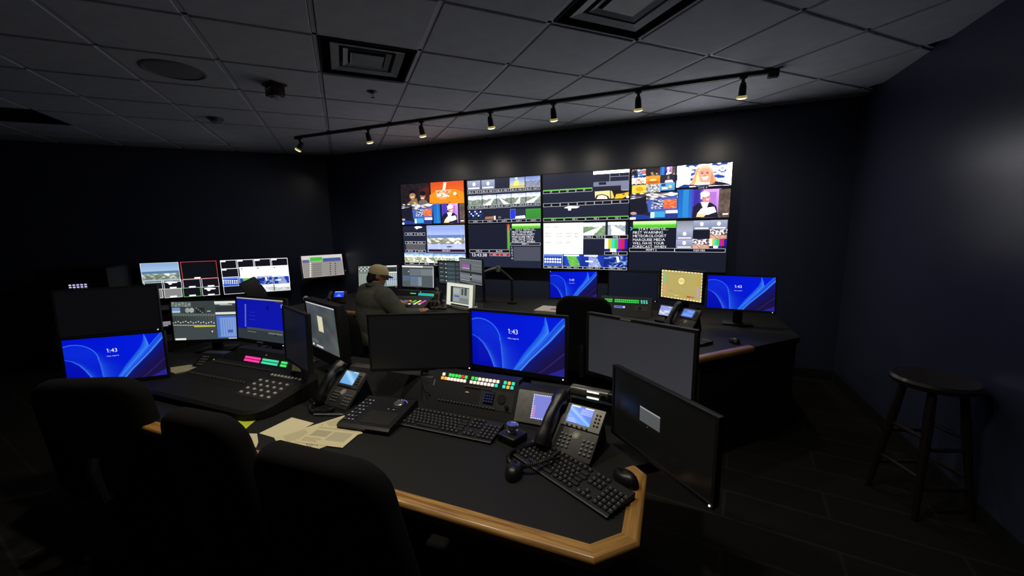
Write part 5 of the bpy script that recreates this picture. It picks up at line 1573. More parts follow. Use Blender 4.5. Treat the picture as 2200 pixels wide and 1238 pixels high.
# knob box
t = thing('knob_controller', 'small black box with a chrome rotary knob on the worktop', 'controller', (-.556, 1.345, DZ), D(-20))
obj('box', MB().rbox((0, 0, .016), (.088, .085, .032), .006, 3), M_BLACK2, t)
obj('knob', MB().lathe([(.0, .031), (.021, .031), (.021, .042), (.016, .046), (.016, .050), (.024, .053), (.024, .066), (.022, .069), (.017, .070), (.016, .0675), (.0, .0675)], 28), mat('satin_chrome', (225, 225, 225), rough=.3, metal=1.0), t)

# ------------------------------------------------------------------ telephones
def phone(label, c, yaw, pitch, kind=0, w=.165, h=.215, wall=None):
    """c: centre of the sloping face; local -Y is the user side"""
    s = w / .165
    t = thing('desk_phone', label, 'telephone', (c[0], c[1], DZ), D(yaw))
    zc = c[2] - DZ
    rx = D(90 - pitch)           # slope of the face above the horizontal
    M_F = mat('phone_dark_grey', (62, 62, 62), rough=.5); M_S = mat('phone_silver_grey', (158, 155, 145), rough=.45)
    body = MB()
    hh = h / 2
    body.rbox((0, 0, -.012 * s), (w, h, .022 * s), .006 * s, 2)
    bo = obj('body', body, M_F, t, (0, 0, zc), (rx, 0, 0))
    ca, sa = math.cos(rx), math.sin(rx)
    ytop, ztop = hh * ca * .9, zc + hh * sa * .9 - .02 * s
    obj('stand', MB().xprism([(ytop * .1, .0), (ytop, ztop), (ytop + .012, ztop), (ytop + .05, 0)], -w * .4, w * .4), M_BLACK, t, smooth=None)
    obj('face_plate', MB().rbox((.0, .058 * s, .002 * s), (w * .98, .098 * s, .006 * s), .003 * s, 2), M_S if kind == 0 else M_F, bo)
    if kind == 0:
        S = Scr(.100, .075, (50, 120, 235))
        S.img(0, 0, 1, 1, lambda u, v: mix((40, 105, 225), (110, 180, 255), np.exp(-((v - .15 - u * .8) / .12) ** 2) + .6 * np.exp(-((v - .55 - u * .6) / .1) ** 2)), 24, 18, 1)
        S.rect(.02, .0, .40, .07, (235, 240, 255), 2); S.rect(.62, .0, .98, .07, (235, 240, 255), 2)
        for i in range(4): S.rect(.48, .12 + i * .085, .97, .175 + i * .085, (150, 170, 245), 2)
        for i in range(3): S.rect(.05, .74 + i * .08, .3 + i * .08, .775 + i * .08, (190, 215, 255), 2)
    elif kind == 1:
        S = Scr(.100, .075, (120, 185, 235))
        S.img(0, 0, 1, 1, lambda u, v: mix((110, 175, 230), (170, 215, 245), np.exp(-((v - u * .8) / .2) ** 2)), 12, 10, 1); S.rect(.6, .0, .95, .06, (240, 245, 255), 2)
    else:
        S = Scr(.100, .075, (86, 130, 230))
        S.ell(.2, .3, .14, .2, (60, 100, 200), 2); S.rect(.45, .3, .9, .4, (130, 170, 245), 2); S.rect(.1, .7, .9, .8, (140, 175, 245), 2); S.rect(0, 0, 1, .08, (20, 24, 40), 2)
    sc = obj('screen', S.mesh('screen', MS), None, bo, (-.014 * s, .062 * s, .0062 * s), (-PI / 2, 0, 0))
    sc.scale = (s, s, s)
    km = button('pk', (120, 120, 116), .010 * s, .007 * s, 0); kd = button('pd', (26, 26, 26), .007 * s, .006 * s, 0)
    for i in range(3):
        for j in range(4): obj('key', km, None, bo, (-.060 * s + i * .017 * s, -.025 * s - j * .016 * s, -.002 * s), (0, 0, 0))
    for i in range(3):
        for j in range(4): obj('key', km, None, bo, (.034 * s + i * .018 * s, -.030 * s - j * .017 * s, -.002 * s))
    for i in range(5): obj('soft_key', kd, None, bo, (-.054 * s + i * .021 * s, .014 * s, .004 * s))
    for i in range(2):
        for j in range(4): obj('line_key', kd, None, bo, (.052 * s + i * .013 * s, .036 * s + j * .015 * s, .004 * s))
    obj('nav_pad', MB().lathe([(.0, .004), (.010, .004), (.011, .001), (.013, .003), (.015, .003), (.016, 0), (.0, 0)], 24), M_S, bo, (-.004 * s, -.018 * s, -.002 * s))
    # handset along the left side
    hs = MB()
    P = []; Rr = []
    for i in range(13):
        a = i / 12; yy = -.115 + .23 * a
        P.append((0, yy, .018 + .022 * math.sin(a * PI))); Rr.append(.028 if a < .18 or a > .82 else .021)
    hs.tube(P, [r * s for r in Rr], 12, M=Matrix.Diagonal((1.15, s, s, 1)))
    hs.rbox((0, -.095 * s, .012 * s), (.058 * s, .056 * s, .040 * s), .014 * s, 3); hs.rbox((0, .095 * s, .012 * s), (.058 * s, .056 * s, .040 * s), .012 * s, 3)
    obj('handset', hs, M_BLACK2, bo, (-w / 2 - .030 * s, .012 * s, .008 * s), (0, 0, 0))
    obj('cradle', MB().rbox((0, 0, -.012 * s), (.060 * s, h * .98, .022 * s), .006 * s), M_F, bo, (-w / 2 - .028 * s, 0, 0))
    return t
phone('grey desk phone with a lit blue screen beside the oak corner', (-.296, 1.358, .828), -12, 52, 0, .157, .207)
phone('dark desk phone with a pale blue screen below the note-window monitor', (-1.445, 1.385, .818), -6, 47, 1, .148, .19)
phone('desk phone with a small blue screen on the rear desk near the yellow screen', (.125, 3.345, .835), -35, 42, 2, .16, .19)
# second small screen phone on rear desk
t = thing('video_phone', 'small video phone with a lavender picture next to the rear desk phone', 'telephone', (-.04, 3.56, DZ), D(-30))
obj('base', MB().rbox((0, .02, .012), (.15, .12, .022), .006), M_BLACK, t)
S = Scr(.12, .085, (140, 150, 225)); S.img(0, 0, 1, 1, lambda u, v: mix((150, 160, 232), (225, 228, 240), (noise2(3)(u, v, .4, .5) - .45) * 4 * (v > .35)), 14, 10, 1); S.rect(.55, .04, .8, .1, (230, 235, 250), 2)
hd = obj('head', MB().rbox((0, .008, 0), (.145, .018, .105), .005), M_BLACK2, t, (0, .02, .10), (D(-28), 0, 0))
obj('screen', S.mesh('screen', MS), None, hd, (0, -.0022, 0))
obj('support', MB().box((0, .055, .05), (.05, .02, .09)), M_BLACK, t, rot=(0, 0, 0), smooth=None)
# phone on the far left of the rear desk
t = thing('desk_phone', 'far desk phone with a bright blue screen beyond the turned monitor', 'telephone', (-3.55, 3.42, DZ), D(25))
bo = obj('body', MB().rbox((0, 0, 0), (.16, .15, .022), .006), M_BLACK2, t, (0, 0, .07), (D(52), 0, 0))
S = Scr(.11, .075, (40, 70, 225)); S.rect(.05, .03, .9, .12, (235, 240, 255), 2); S.poly([(.2, .9), (.5, .4), (.8, .95)], (110, 150, 245), 2)
obj('screen', S.mesh('screen', MS), None, bo, (0, .03, .0125), (-PI / 2, 0, 0))
obj('stand', MB().box((0, .045, .04), (.10, .04, .08)), M_BLACK, t, smooth=None)
obj('handset', MB().tube([(-.10, -.05, .05), (-.10, -.01, .09), (-.10, .04, .125)], [.022, .017, .022], 10), M_BLACK2, t)

# coiled cords
def coil(label, pts, r=.0065, wire=.0022, turns=60, name='coiled_cord'):
    P = [Vector(p) for p in pts]
    # Catmull-Rom path
    fine = []
    for i in range(len(P) - 1):
        p0 = P[max(i - 1, 0)]; p1 = P[i]; p2 = P[i + 1]; p3 = P[min(i + 2, len(P) - 1)]
        for k in range(24):
            s = k / 24
            fine.append(.5 * ((2 * p1) + (p2 - p0) * s + (2 * p0 - 5 * p1 + 4 * p2 - p3) * s * s + (3 * p1 - p0 - 3 * p2 + p3) * s ** 3))
    fine.append(P[-1])
    out = []
    N = turns * 8
    for i in range(N + 1):
        f = i / N * (len(fine) - 1); k = min(int(f), len(fine) - 2); p = fine[k].lerp(fine[k + 1], f - k)
        tg = (fine[k + 1] - fine[k]).normalized(); a = Vector((0, 0, 1)); b = tg.cross(a).normalized(); a = b.cross(tg)
        q = 2 * PI * turns * i / N
        out.append(p + a * (r * math.cos(q)) + b * (r * math.sin(q)))
    o = obj(name, MB().tube(out, wire, 5), M_BLACK2)
    return tag(o, label, 'cord')
coil('coiled handset cord looped over the slanting keyboard', [(-.415, 1.32, .775), (-.47, 1.29, .775), (-.52, 1.235, .764), (-.50, 1.185, .762), (-.44, 1.16, .775), (-.375, 1.20, .786), (-.345, 1.255, .792)], turns=70)
coil('dark coiled cord beside the phone under the turned monitor', [(-1.53, 1.33, .77), (-1.55, 1.27, .763), (-1.50, 1.235, .762), (-1.44, 1.25, .764), (-1.425, 1.29, .765)], .007, .0025, 34)
def cable(label, pts, r=.004):
    P = [Vector(p) for p in pts]; fine = []
    for i in range(len(P) - 1):
        p0 = P[max(i - 1, 0)]; p1 = P[i]; p2 = P[i + 1]; p3 = P[min(i + 2, len(P) - 1)]
        for k in range(10):
            s = k / 10
            fine.append(.5 * ((2 * p1) + (p2 - p0) * s + (2 * p0 - 5 * p1 + 4 * p2 - p3) * s * s + (3 * p1 - p0 - 3 * p2 + p3) * s ** 3))
    fine.append(P[-1])
    return tag(obj('cable', MB().tube(fine, r, 7), M_RUBBER), label, 'cable')
cable('black cable hanging from the switched-off monitor to the lit panel', [(-1.13, 1.575, .90), (-1.125, 1.56, .86), (-1.105, 1.54, .835), (-1.06, 1.50, .818), (-1.045, 1.497, .815)], .0045)
tag(obj('pen', MB().tube([(-1.479, 1.222, .7565), (-1.352, 1.268, .7565)], [.004, .004], 8), mat('grey_pen', (120, 120, 122), rough=.4)), 'grey pen lying above the printed papers', 'pen')

# ------------------------------------------------------------------ papers
def paper_mat():
    if 'printed_paper' in MATS: return MATS['printed_paper']
    m = bpy.data.materials.new('printed_paper'); m.use_nodes = True
    nt = m.node_tree; b = nt.nodes['Principled BSDF']; b.inputs['Roughness'].default_value = .9; b.inputs['Specular IOR Level'].default_value = .2
    a = nt.nodes.new('ShaderNodeAttribute'); a.attribute_name = 'Col'; nt.links.new(a.outputs['Color'], b.inputs['Base Color'])
    MATS['printed_paper'] = m; return m
def sheet(label, corner, ex, ey, w, h, z, prints, col=(226, 215, 172)):
    """corner: lower-left point; ex/ey unit directions on the desk"""
    ang = math.atan2(ex[1], ex[0])
    S = Scr(w, h, col, None, .00006)
    for fn in prints: fn(S)
    t = thing('printed_sheet', label, 'paper', (corner[0], corner[1], z), ang)
    obj('sheet', MB().box((w / 2, h / 2, .0004), (w, h, .0008)), M_PAPER, t, smooth=None)
    obj('print', S.mesh('print', paper_mat()), None, t, (w / 2, h / 2, .0010), (-PI / 2, 0, 0))
    return t
def txtblock(x0, y0, x1, y1, n, c=(178, 170, 138)):
    def f(S):
        r = random.Random(int(x0 * 100 + y0 * 1000))
        for i in range(n):
            a = y0 + (y1 - y0) * i / n
            S.rect(x0, a, x0 + (x1 - x0) * (.7 + .3 * r.random()), a + (y1 - y0) / n * .45, c, 1)
    return f
def dark(x0, y0, x1, y1, c=(40, 40, 38)): return lambda S: S.rect(x0, y0, x1, y1, c, 2)
def dirv(a): return (math.cos(a), math.sin(a))
sheet('plain cream sheet lying behind the printed papers', (-1.565, 1.025), dirv(D(-2)), 0, .14, .15, DZ, [], (230, 220, 180))
sheet('printed script page with columns of small type', (-1.47, 1.02), dirv(D(-26)), 0, .216, .279, DZ + .0012, [txtblock(.06, .08, .42, .30, 14), txtblock(.5, .08, .94, .30, 14), dark(.10, .36, .22, .41), txtblock(.28, .36, .9, .55, 8, (160, 152, 124)), txtblock(.06, .6, .45, .9, 16), txtblock(.55, .6, .92, .72, 5, (140, 134, 112))])
sheet('printed page with grey pictures on top of the script', (-1.36, 1.025), dirv(D(9)), 0, .216, .14, DZ + .0024, [txtblock(.06, .1, .94, .2, 2), dark(.1, .28, .45, .6, (186, 178, 148)), dark(.5, .28, .9, .75, (196, 188, 156)), txtblock(.06, .7, .45, .92, 4)])
tag(obj('sticky_note', MB().prism([(-1.80, 1.055), (-1.690, 1.098), (-1.655, 1.03), (-1.74, .99)], DZ, DZ + .001), mat('yellow_note', (205, 220, 40), rough=.8)), 'bright yellow-green sticky note at the chair edge', 'sticky note')
tag(obj('paper_sheet', MB().prism([(-1.66, .99), (-1.57, 1.02), (-1.50, .975), (-1.47, .945), (-1.62, .945)], DZ, DZ + .001), M_PAPER), 'white paper corner showing between two chair backs', 'paper')
tag(obj('paper_stack', MB().prism([(-2.90, 1.34), (-2.72, 1.33), (-2.66, 1.44), (-2.80, 1.46)], DZ, DZ + .006), mat('old_paper', (180, 172, 140), rough=.9)), 'beige papers under the blue lock screen beside the mixer', 'paper')
t = thing('card_stand', 'folded cream card standing behind the mixer knobs', 'card', (-1.855, 1.462, DZ), D(25))
obj('card', MB().add([(-.05, 0, 0), (.04, 0, 0), (-.01, .02, .118), (-.035, .02, .118), (-.05, .002, 0), (.04, .002, 0), (-.01, .022, .118), (-.035, .022, .118)], [(0, 1, 2, 3), (4, 7, 6, 5), (0, 4, 5, 1), (1, 5, 6, 2), (2, 6, 7, 3), (3, 7, 4, 0)]), M_PAPER, t, smooth=None)
obj('foot', MB().box((-.005, .014, .003), (.09, .024, .006)), mat('old_paper', (180, 172, 140)), t, smooth=None)
t = thing('document_box', 'pale document box on the rear desk above the blue screen', 'box', (-1.06, 3.60, DZ), D(-4))
obj('box', MB().rbox((0, 0, .022), (.26, .24, .044), .004), mat('pale_card', (214, 205, 186), rough=.8), t)
obj('lid', MB().rbox((0, 0, .046), (.268, .248, .012), .003), mat('pale_card', (214, 205, 186)), t)
obj('label_slot', MB().box((.05, -.02, .0525), (.10, .05, .002)), M_GREY, t, smooth=None)

# ------------------------------------------------------------------ chairs
def pillow(w, h, d, r, e, curve=0.0, n=6, taper=0.0):
    """upholstered slab standing in x/z, thickness along y, rounded outline and edges"""
    def outline(ins):
        a, b, rr = w / 2 - ins, h / 2 - ins, max(r - ins, .005)
        P = []
        for cx, cz, q0 in ((a - rr, b - rr, 0), (-a + rr, b - rr, 90), (-a + rr, -b + rr, 180), (a - rr, -b + rr, 270)):
            for i in range(n + 1):
                q = D(q0 + 90 * i / n); P.append((cx + rr * math.cos(q), cz + rr * math.sin(q)))
        return P
    V = []; Fs = []
    lv = [(e * 2.2, -d / 2), (e, -d / 2 + .1 * e), (.3 * e, -d / 2 + .3 * e), (0, -d / 2 + e), (0, d / 2 - e), (.3 * e, d / 2 - .3 * e), (e, d / 2 - .1 * e), (e * 2.2, d / 2)]
    m = None
    for ins, y in lv:
        P = outline(ins); m = len(P)
        V += [(x * (1 - taper * (z / h)), y + curve * x * x - curve * .02, z) for x, z in P]
    for k in range(len(lv) - 1):
        Fs += [(k * m + i, k * m + (i + 1) % m, (k + 1) * m + (i + 1) % m, (k + 1) * m + i) for i in range(m)]
    Fs += [tuple(range(m)), tuple(range((len(lv) - 1) * m, len(lv) * m))]
    return MB().add(V, Fs)

def office_chair(label, loc, rz, bw=.50, bh=.56, top=1.0, lean=8, chrome=False, seat_z=.47, taper=.12):
    t = thing('office_chair', label, 'chair', (loc[0], loc[1], 0), rz, 'office chairs at the control desks')
    obj('backrest', pillow(bw, bh, .085, .11, .03, .5, taper=taper), M_FABRIC, t, (0, -.235, top - bh / 2), (D(lean), 0, 0), smooth=60)
    obj('seat', pillow(.50, .48, .09, .10, .03, 0), M_FABRIC, t, (0, .02, seat_z - .045), (PI / 2, 0, 0), smooth=60)
    obj('back_support', MB().tube([(0, -.10, seat_z - .09), (0, -.28, seat_z - .06), (0, -.30, seat_z + .10), (0, -.285, top - bh * .6)], .022, 8), M_DARKMETAL, t)
    am = M_CHROME if chrome else M_BLACK
    for s in (-1, 1):
        a = obj('armrest', MB().rbox((s * .285, -.02, seat_z + .205), (.065, .25, .03), .012, 3), M_FABRIC, t)
        obj('arm_support', MB().tube([(s * .22, .0, seat_z - .08), (s * .285, .0, seat_z - .05), (s * .288, -.01, seat_z + .19)], .014, 8), am, a)
    obj('gas_column', MB().cyl((0, 0, .10), (0, 0, seat_z - .09), .028, n=16), M_DARKMETAL, t)
    obj('tilt_mechanism', MB().rbox((0, -.02, seat_z - .10), (.18, .22, .05), .01), M_DARKMETAL, t)
    for k in range(5):
        q = 2 * PI * k / 5 + .3
        ex, ey = .30 * math.cos(q), .30 * math.sin(q)
        lg = obj('base_leg', MB().tube([(0, 0, .11), (ex * .5, ey * .5, .10), (ex, ey, .075)], [.028, .022, .016], 8), M_CHROME if chrome else M_BLACK, t)
        obj('caster', MB().cyl((ex - .012 * math.sin(q), ey + .012 * math.cos(q), .028), (ex + .012 * math.sin(q), ey - .012 * math.cos(q), .028), .028, n=14).cyl((ex, ey, .05), (ex, ey, .08), .008, n=8), M_RUBBER, lg)
    return t
office_chair('black chair back in front of the printed papers, nearest the picture bottom', (-.885, .975), D(2), .50, .62, 1.0, 9, taper=.30)
office_chair('black chair tucked between the papers and the mixer end', (-1.54, 1.06), D(4), .42, .60, .965, 8, taper=.36)
office_chair('tall black chair in front of the lower blue lock screen', (-2.42, 1.05), D(24), .48, .60, .975, 8)
office_chair('dark chair standing behind the grey-lit monitor at the rear desk', (-.62, 3.18), D(2), .44, .62, 1.06, 6, seat_z=.50)

# ------------------------------------------------------------------ stool
t = thing('bar_stool', 'dark wooden bar stool against the shadowy wall', 'stool', (1.34, 2.74, 0), D(20))
M_DWOOD = wood_mat('dark_wood', (26, 20, 17), (36, 28, 23), .45)
obj('seat', MB().lathe([(.0, .70), (.165, .70), (.18, .71), (.182, .728), (.17, .742), (.12, .740), (.0, .735)], 36), M_DWOOD, t)
ft = {}
for k in range(4):
    q = D(45 + 90 * k)
    a = Vector((.11 * math.cos(q), .11 * math.sin(q), .705)); b = Vector((.205 * math.cos(q), .205 * math.sin(q), .0))
    ft[k] = (a, b)
    obj('leg', MB().tube([a, a.lerp(b, .3), a.lerp(b, .6), b], [.017, .022, .019, .014], 10), M_DWOOD, t)
for k in range(4):
    for f in ((.38, .68) if k % 2 else (.46, .76)):
        p, q = ft[k][0].lerp(ft[k][1], f), ft[(k + 1) % 4][0].lerp(ft[(k + 1) % 4][1], f)
        obj('rung', MB().tube([p, p.lerp(q, .5), q], [.009, .013, .009], 8), M_DWOOD, t)

# ------------------------------------------------------------------ the seated operator
def organic(name, shapes, voxel, smooth_it=6, fac=.5):
    """one continuous surface grown around tapered limbs and rounded masses"""
    mb = MB()
    for s in shapes:
        if s[0] == 'c':              # tapered limb with round ends
            _, p, q, ra, rb = s
            p, q = Vector(p), Vector(q); L = (q - p).length; d = (q - p).normalized()
            prof = []
            for i in range(6): a = -PI / 2 + PI / 2 * i / 5; prof.append((ra * math.cos(a), ra * math.sin(a)))
            for i in range(6): a = PI / 2 * i / 5; prof.append((rb * math.cos(a), L + rb * math.sin(a)))
            M = Matrix.Translation(p) @ d.to_track_quat('Z', 'Y').to_matrix().to_4x4()
            mb.lathe(prof, 14, M=M)
        else:                         # ellipsoid: centre, radii, rotation
            _, c, r, e = s
            prof = [(math.cos(-PI / 2 + PI * i / 12), math.sin(-PI / 2 + PI * i / 12)) for i in range(13)]
            M = Matrix.Translation(Vector(c)) @ (Matrix.Rotation(e[2], 4, 'Z') @ Matrix.Rotation(e[1], 4, 'Y') @ Matrix.Rotation(e[0], 4, 'X')) @ Matrix.Diagonal((r[0], r[1], r[2], 1))
            mb.lathe(prof, 20, M=M)
    me = mb.mesh(name + '_rough')
    o = bpy.data.objects.new(name, me); COL.objects.link(o)
    rm = o.modifiers.new('r', 'REMESH'); rm.mode = 'VOXEL'; rm.voxel_size = voxel; rm.use_smooth_shade = True
    sm = o.modifiers.new('s', 'SMOOTH'); sm.iterations = smooth_it; sm.factor = fac
    dg = bpy.context.evaluated_depsgraph_get()
    out = bpy.data.meshes.new_from_object(o.evaluated_get(dg))
    bpy.data.objects.remove(o)
    out.name = name
    out.polygons.foreach_set('use_smooth', [True] * len(out.polygons))
    out.materials.clear()
    return out
M_SKIN = mat('skin', (196, 146, 116), rough=.5, var=.06, scale=30)
M_JACKET = mat('olive_jacket', (96, 97, 90), rough=.9, spec=.2, var=.15, scale=18, bump=.5, bscale=160)
M_TROU = mat('dark_trousers', (34, 36, 44), rough=.9, spec=.2, bump=.3)
M_CAP = mat('khaki_cap', (236, 216, 172), rough=.85, spec=.2, var=.08, bump=.4, bscale=300)
M_HAIR = mat('dark_hair', (34, 28, 24), rough=.7, var=.3, scale=120, bump=.8, bscale=300)

HY, HP = D(-22), D(-14)                       # head turned to its right and lowered
HC = Vector((-.045, .085, 1.158))
HS = .86
HM = Matrix.Translation(HC) @ Matrix.Rotation(HY, 4, 'Z') @ Matrix.Rotation(HP, 4, 'X') @ Matrix.Scale(HS, 4)
def hp(x, y, z): return tuple(HM @ Vector((x, y, z)))
he = (HP, 0, HY)
sh = [('e', tuple(HC), (0.0636, 0.0808, 0.0903), he), ('e', hp(0, .03, -.055), (0.0473, 0.0559, 0.0516), he), ('e', hp(0, .055, -.085), (0.0292, 0.0301, 0.0241), he),
      ('c', hp(0, .088, .0), hp(0, .112, -.026), .008, .012), ('e', hp(0, .085, -.055), (0.0224, 0.0120, 0.0086), he),
      ('e', hp(-.033, .080, .012), (0.0138, 0.0103, 0.0086), he), ('e', hp(.033, .080, .012), (0.0138, 0.0103, 0.0086), he),
      ('e', hp(-.077, -.005, -.012), (0.0086, 0.0172, 0.0258), he), ('e', hp(.077, -.005, -.012), (0.0086, 0.0172, 0.0258), he),
      ('c', (-.01, .04, 1.0), hp(0, -.015, -.06), .056, .052),
      ('e', (0, .02, .84), (.15, .10, .22), (D(-6), 0, 0)), ('e', (0, -.02, .56), (.15, .11, .12), (0, 0, 0))]
SHR, SHL = (.185, .02, .985), (-.185, .03, .985)
ELR, WRR = (.29, .125, .815), (.205, .335, .794)
ELL, WRL = (-.30, .12, .83), (-.17, .325, .838)
for s_, e_, w_ in ((SHR, ELR, WRR), (SHL, ELL, WRL)):
    sh += [('c', s_, e_, .045, .038), ('c', e_, w_, .036, .026)]
def hand(wr, dirx, diry, side):
    d = Vector((dirx, diry, 0)).normalized(); n = Vector((d.y, -d.x, 0)) * side   # n points to the thumb side when side=-1..+1
    w = Vector(wr)
    out = [('c', tuple(w), tuple(w + d * .045 + Vector((0, 0, .004))), .025, .028), ('e', tuple(w + d * .065), (.041, .041, .017), (0, 0, 0))]
    for k, (off, ln) in enumerate(((-.030, .060), (-.010, .074), (.011, .070), (.031, .054))):
        b = w + d * .092 + n * (-off)
        m = b + d * ln * .5 + Vector((0, 0, .010)); e = b + d * ln * .95 + Vector((0, 0, -.012))
        out += [('c', tuple(b), tuple(m), .0098, .0092), ('c', tuple(m), tuple(e), .0092, .0078)]
    b = w + d * .035 + n * .034; m = b + d * .030 + n * .024; e = m + d * .030 + n * .004 + Vector((0, 0, -.008))
    out += [('c', tuple(b), tuple(m), .013, .0105), ('c', tuple(m), tuple(e), .0105, .009)]
    return out
sh += hand(WRR, -.28, .96, -1) + hand(WRL, .35, .94, 1)
for s in (-1, 1):
    sh += [('c', (s * .095, 0, .535), (s * .115, .40, .535), .070, .052), ('c', (s * .115, .40, .52), (s * .12, .41, .12), .046, .036), ('c', (s * .12, .40, .07), (s * .125, .52, .05), .038, .032)]
PX, PY, PR = -2.56, 2.86, D(-23)
pm = organic('person', sh, .0065, 5)
pm.materials.append(M_SKIN)
person = obj('person', pm, None, None, (PX, PY, 0), (0, 0, PR))
tag(person, 'seated operator in a khaki cap and dark olive jacket reaching over the desk', 'person')
# jacket
jk = [('e', (0, .015, .80), (.225, .165, .28), (D(-6), 0, 0)), ('e', (0, .01, .93), (.235, .150, .135), (D(-8), 0, 0)), ('e', (0, -.02, .58), (.185, .145, .13), (0, 0, 0)), ('c', (-.12, .02, .995), (.12, .02, .995), .075, .075),
      ('c', (-.04, .025, 1.035), (.03, .03, 1.04), .066, .066)]
for s_, e_, w_ in ((SHR, ELR, WRR), (SHL, ELL, WRL)):
    jk += [('c', s_, e_, .092, .072), ('c', e_, tuple(Vector(e_).lerp(Vector(w_), .93)), .068, .042)]
# soft folds at the elbow and side
for k in range(5):
    a = k / 4
    p = Vector(ELR).lerp(Vector(WRR), .15 + .6 * a)
    jk.append(('e', (p.x + .005, p.y, p.z), (.060 - .018 * a, .014, .060 - .018 * a), (0, 0, D(35))))
jm = organic('jacket', jk, .010, 7); jm.materials.append(M_JACKET)
obj('jacket', jm, None, person)
col = MB()
col.tube([(-.012 + .074 * math.cos(q), .035 + .068 * math.sin(q), 1.065 + .018 * math.sin(q + PI)) for q in [2 * PI * i / 24 for i in range(25)]], .018, 8)
obj('collar', col, M_JACKET, person, smooth=60)
tr = []
for s in (-1, 1):
    tr += [('c', (s * .095, -.01, .535), (s * .115, .40, .538), .092, .070), ('c', (s * .115, .405, .53), (s * .12, .41, .12), .066, .052)]
tm = organic('trousers', tr + [('e', (0, -.03, .55), (.175, .13, .10), (0, 0, 0))], .012, 5); tm.materials.append(M_TROU)
obj('trousers', tm, None, person)
for s in (-1, 1):
    so = organic('shoe', [('c', (s * .12, .39, .055), (s * .125, .55, .045), .048, .042), ('e', (s * .12, .37, .07), (.045, .05, .05), (0, 0, 0))], .01, 4); so.materials.append(M_RUBBER)
    obj('shoe', so, None, person)
# hair and cap, in head space
hm_ = organic('hair', [('e', hp(0, -.018, -.012), (.069, .075, .077), he), ('e', hp(0, -.066, -.052), (.062, .038, .050), he)], .008, 4); hm_.materials.append(M_HAIR)
obj('hair', hm_, None, person)
cp = MB()
prof = []
N, Mm = 9, 28
V = []
for j in range(N):
    a = j / (N - 1) * PI / 2
    for i in range(Mm):
        q = 2 * PI * i / Mm
        V.append((.089 * math.cos(a) ** .75 * math.cos(q), .006 + .108 * math.cos(a) ** .75 * math.sin(q), .022 + .096 * math.sin(a)) if j < N - 1 else (.002 * math.cos(q), .006 + .002 * math.sin(q), .118))
Fs = [(j * Mm + i, j * Mm + (i + 1) % Mm, (j + 1) * Mm + (i + 1) % Mm, (j + 1) * Mm + i) for j in range(N - 1) for i in range(Mm)]
V += [(.086 * math.cos(2 * PI * i / Mm), .006 + .105 * math.sin(2 * PI * i / Mm), .012) for i in range(Mm)]
k = N * Mm
Fs += [(k + i, k + (i + 1) % Mm, (i + 1) % Mm, i) for i in range(Mm)]
cp.add(V, Fs)
cap = obj('cap', cp, M_CAP, person, tuple(HC), (0, 0, 0), smooth=60)
cap.rotation_euler = HM.to_3x3().normalized().to_euler()
cap.scale = (HS, HS, HS)
br = MB(); V = []; n = 15
for z0 in (0, .004):
    for i in range(n):
        q = D(10 + 160 * i / (n - 1)); V.append((.084 * math.cos(q), .006 + .100 * math.sin(q), .018 + z0))
    for i in range(n):
        q = D(10 + 160 * i / (n - 1)); V.append((.088 * math.cos(q), .012 + .158 * math.sin(q) ** .8, .002 + z0 - .012 * abs(math.cos(q))))
Fs = []
for i in range(n - 1):
    Fs += [(i, i + 1, n + i + 1, n + i), (2 * n + i, 3 * n + i, 3 * n + i + 1, 2 * n + i + 1), (n + i, n + i + 1, 3 * n + i + 1, 3 * n + i)]
obj('brim', br.add(V, Fs), mat('dark_brim', (60, 52, 42), rough=.85), cap, smooth=60)
obj('button', MB().lathe([(.0, .006), (.006, .004), (.008, 0), (.0, 0)], 12), M_CAP, cap, (0, .006, .116))
# his chair
oc = office_chair('chair under the seated operator with chrome arm supports', (PX - .03, PY - .02), PR, .46, .42, .86, 6, chrome=True, seat_z=.455)

# ------------------------------------------------------------------ figurines on the rear desk
M_STAT = mat('grey_figurine', (96, 92, 84), rough=.5, var=.25, scale=60)
fg = [('e', (0, 0, .195), (.020, .024, .026), (0, 0, 0)), ('c', (0, -.005, .165), (0, 0, .18), .010, .010), ('c', (0, 0, .075), (0, -.004, .150), .022, .030),
      ('c', (.032, 0, .155), (.045, -.02, .10), .010, .008), ('c', (.045, -.02, .10), (.030, -.055, .055), .008, .007), ('c', (-.032, 0, .155), (-.050, .0, .10), .010, .008), ('c', (-.050, .0, .10), (-.055, -.01, .02), .008, .007),
      ('c', (.015, 0, .06), (.030, -.06, .085), .014, .011), ('c', (.030, -.06, .085), (.028, -.062, .012), .011, .008), ('c', (-.015, 0, .06), (-.022, -.07, .075), .014, .011), ('c', (-.022, -.07, .075), (-.02, -.072, .012), .011, .008),
      ('e', (0, .0, .045), (.034, .03, .04), (0, 0, 0)), ('e', (0, -.01, .01), (.06, .075, .010), (0, 0, 0))]
fm = organic('seated_figurine', fg, .0035, 3); fm.materials.append(M_STAT)
tag(obj('seated_figurine', fm, None, None, (-2.29, 3.52, DZ), (0, 0, D(-20))), 'slim grey figurine sitting on the rear desk by the white screen', 'figurine')
fg2 = [('e', (0, 0, .075), (.022, .022, .024), (0, 0, 0)), ('c', (0, 0, .03), (0, 0, .06), .024, .018), ('c', (.02, 0, .04), (.03, -.03, .012), .009, .008), ('c', (-.02, 0, .04), (-.03, -.03, .012), .009, .008), ('e', (0, 0, .012), (.036, .036, .012), (0, 0, 0))]
fm = organic('small_figurine', fg2, .0035, 3); fm.materials.append(M_STAT)
tag(obj('small_figurine', fm, None, None, (-2.20, 3.50, DZ), (0, 0, 0)), 'small crouching grey figurine at the foot of the larger one', 'figurine')
t = thing('drinking_glass', 'small drinking glass beside the white-page monitor', 'glass', (-1.74, 3.42, DZ), 0)
gl = bpy.data.materials.new('clear_glass'); gl.use_nodes = True
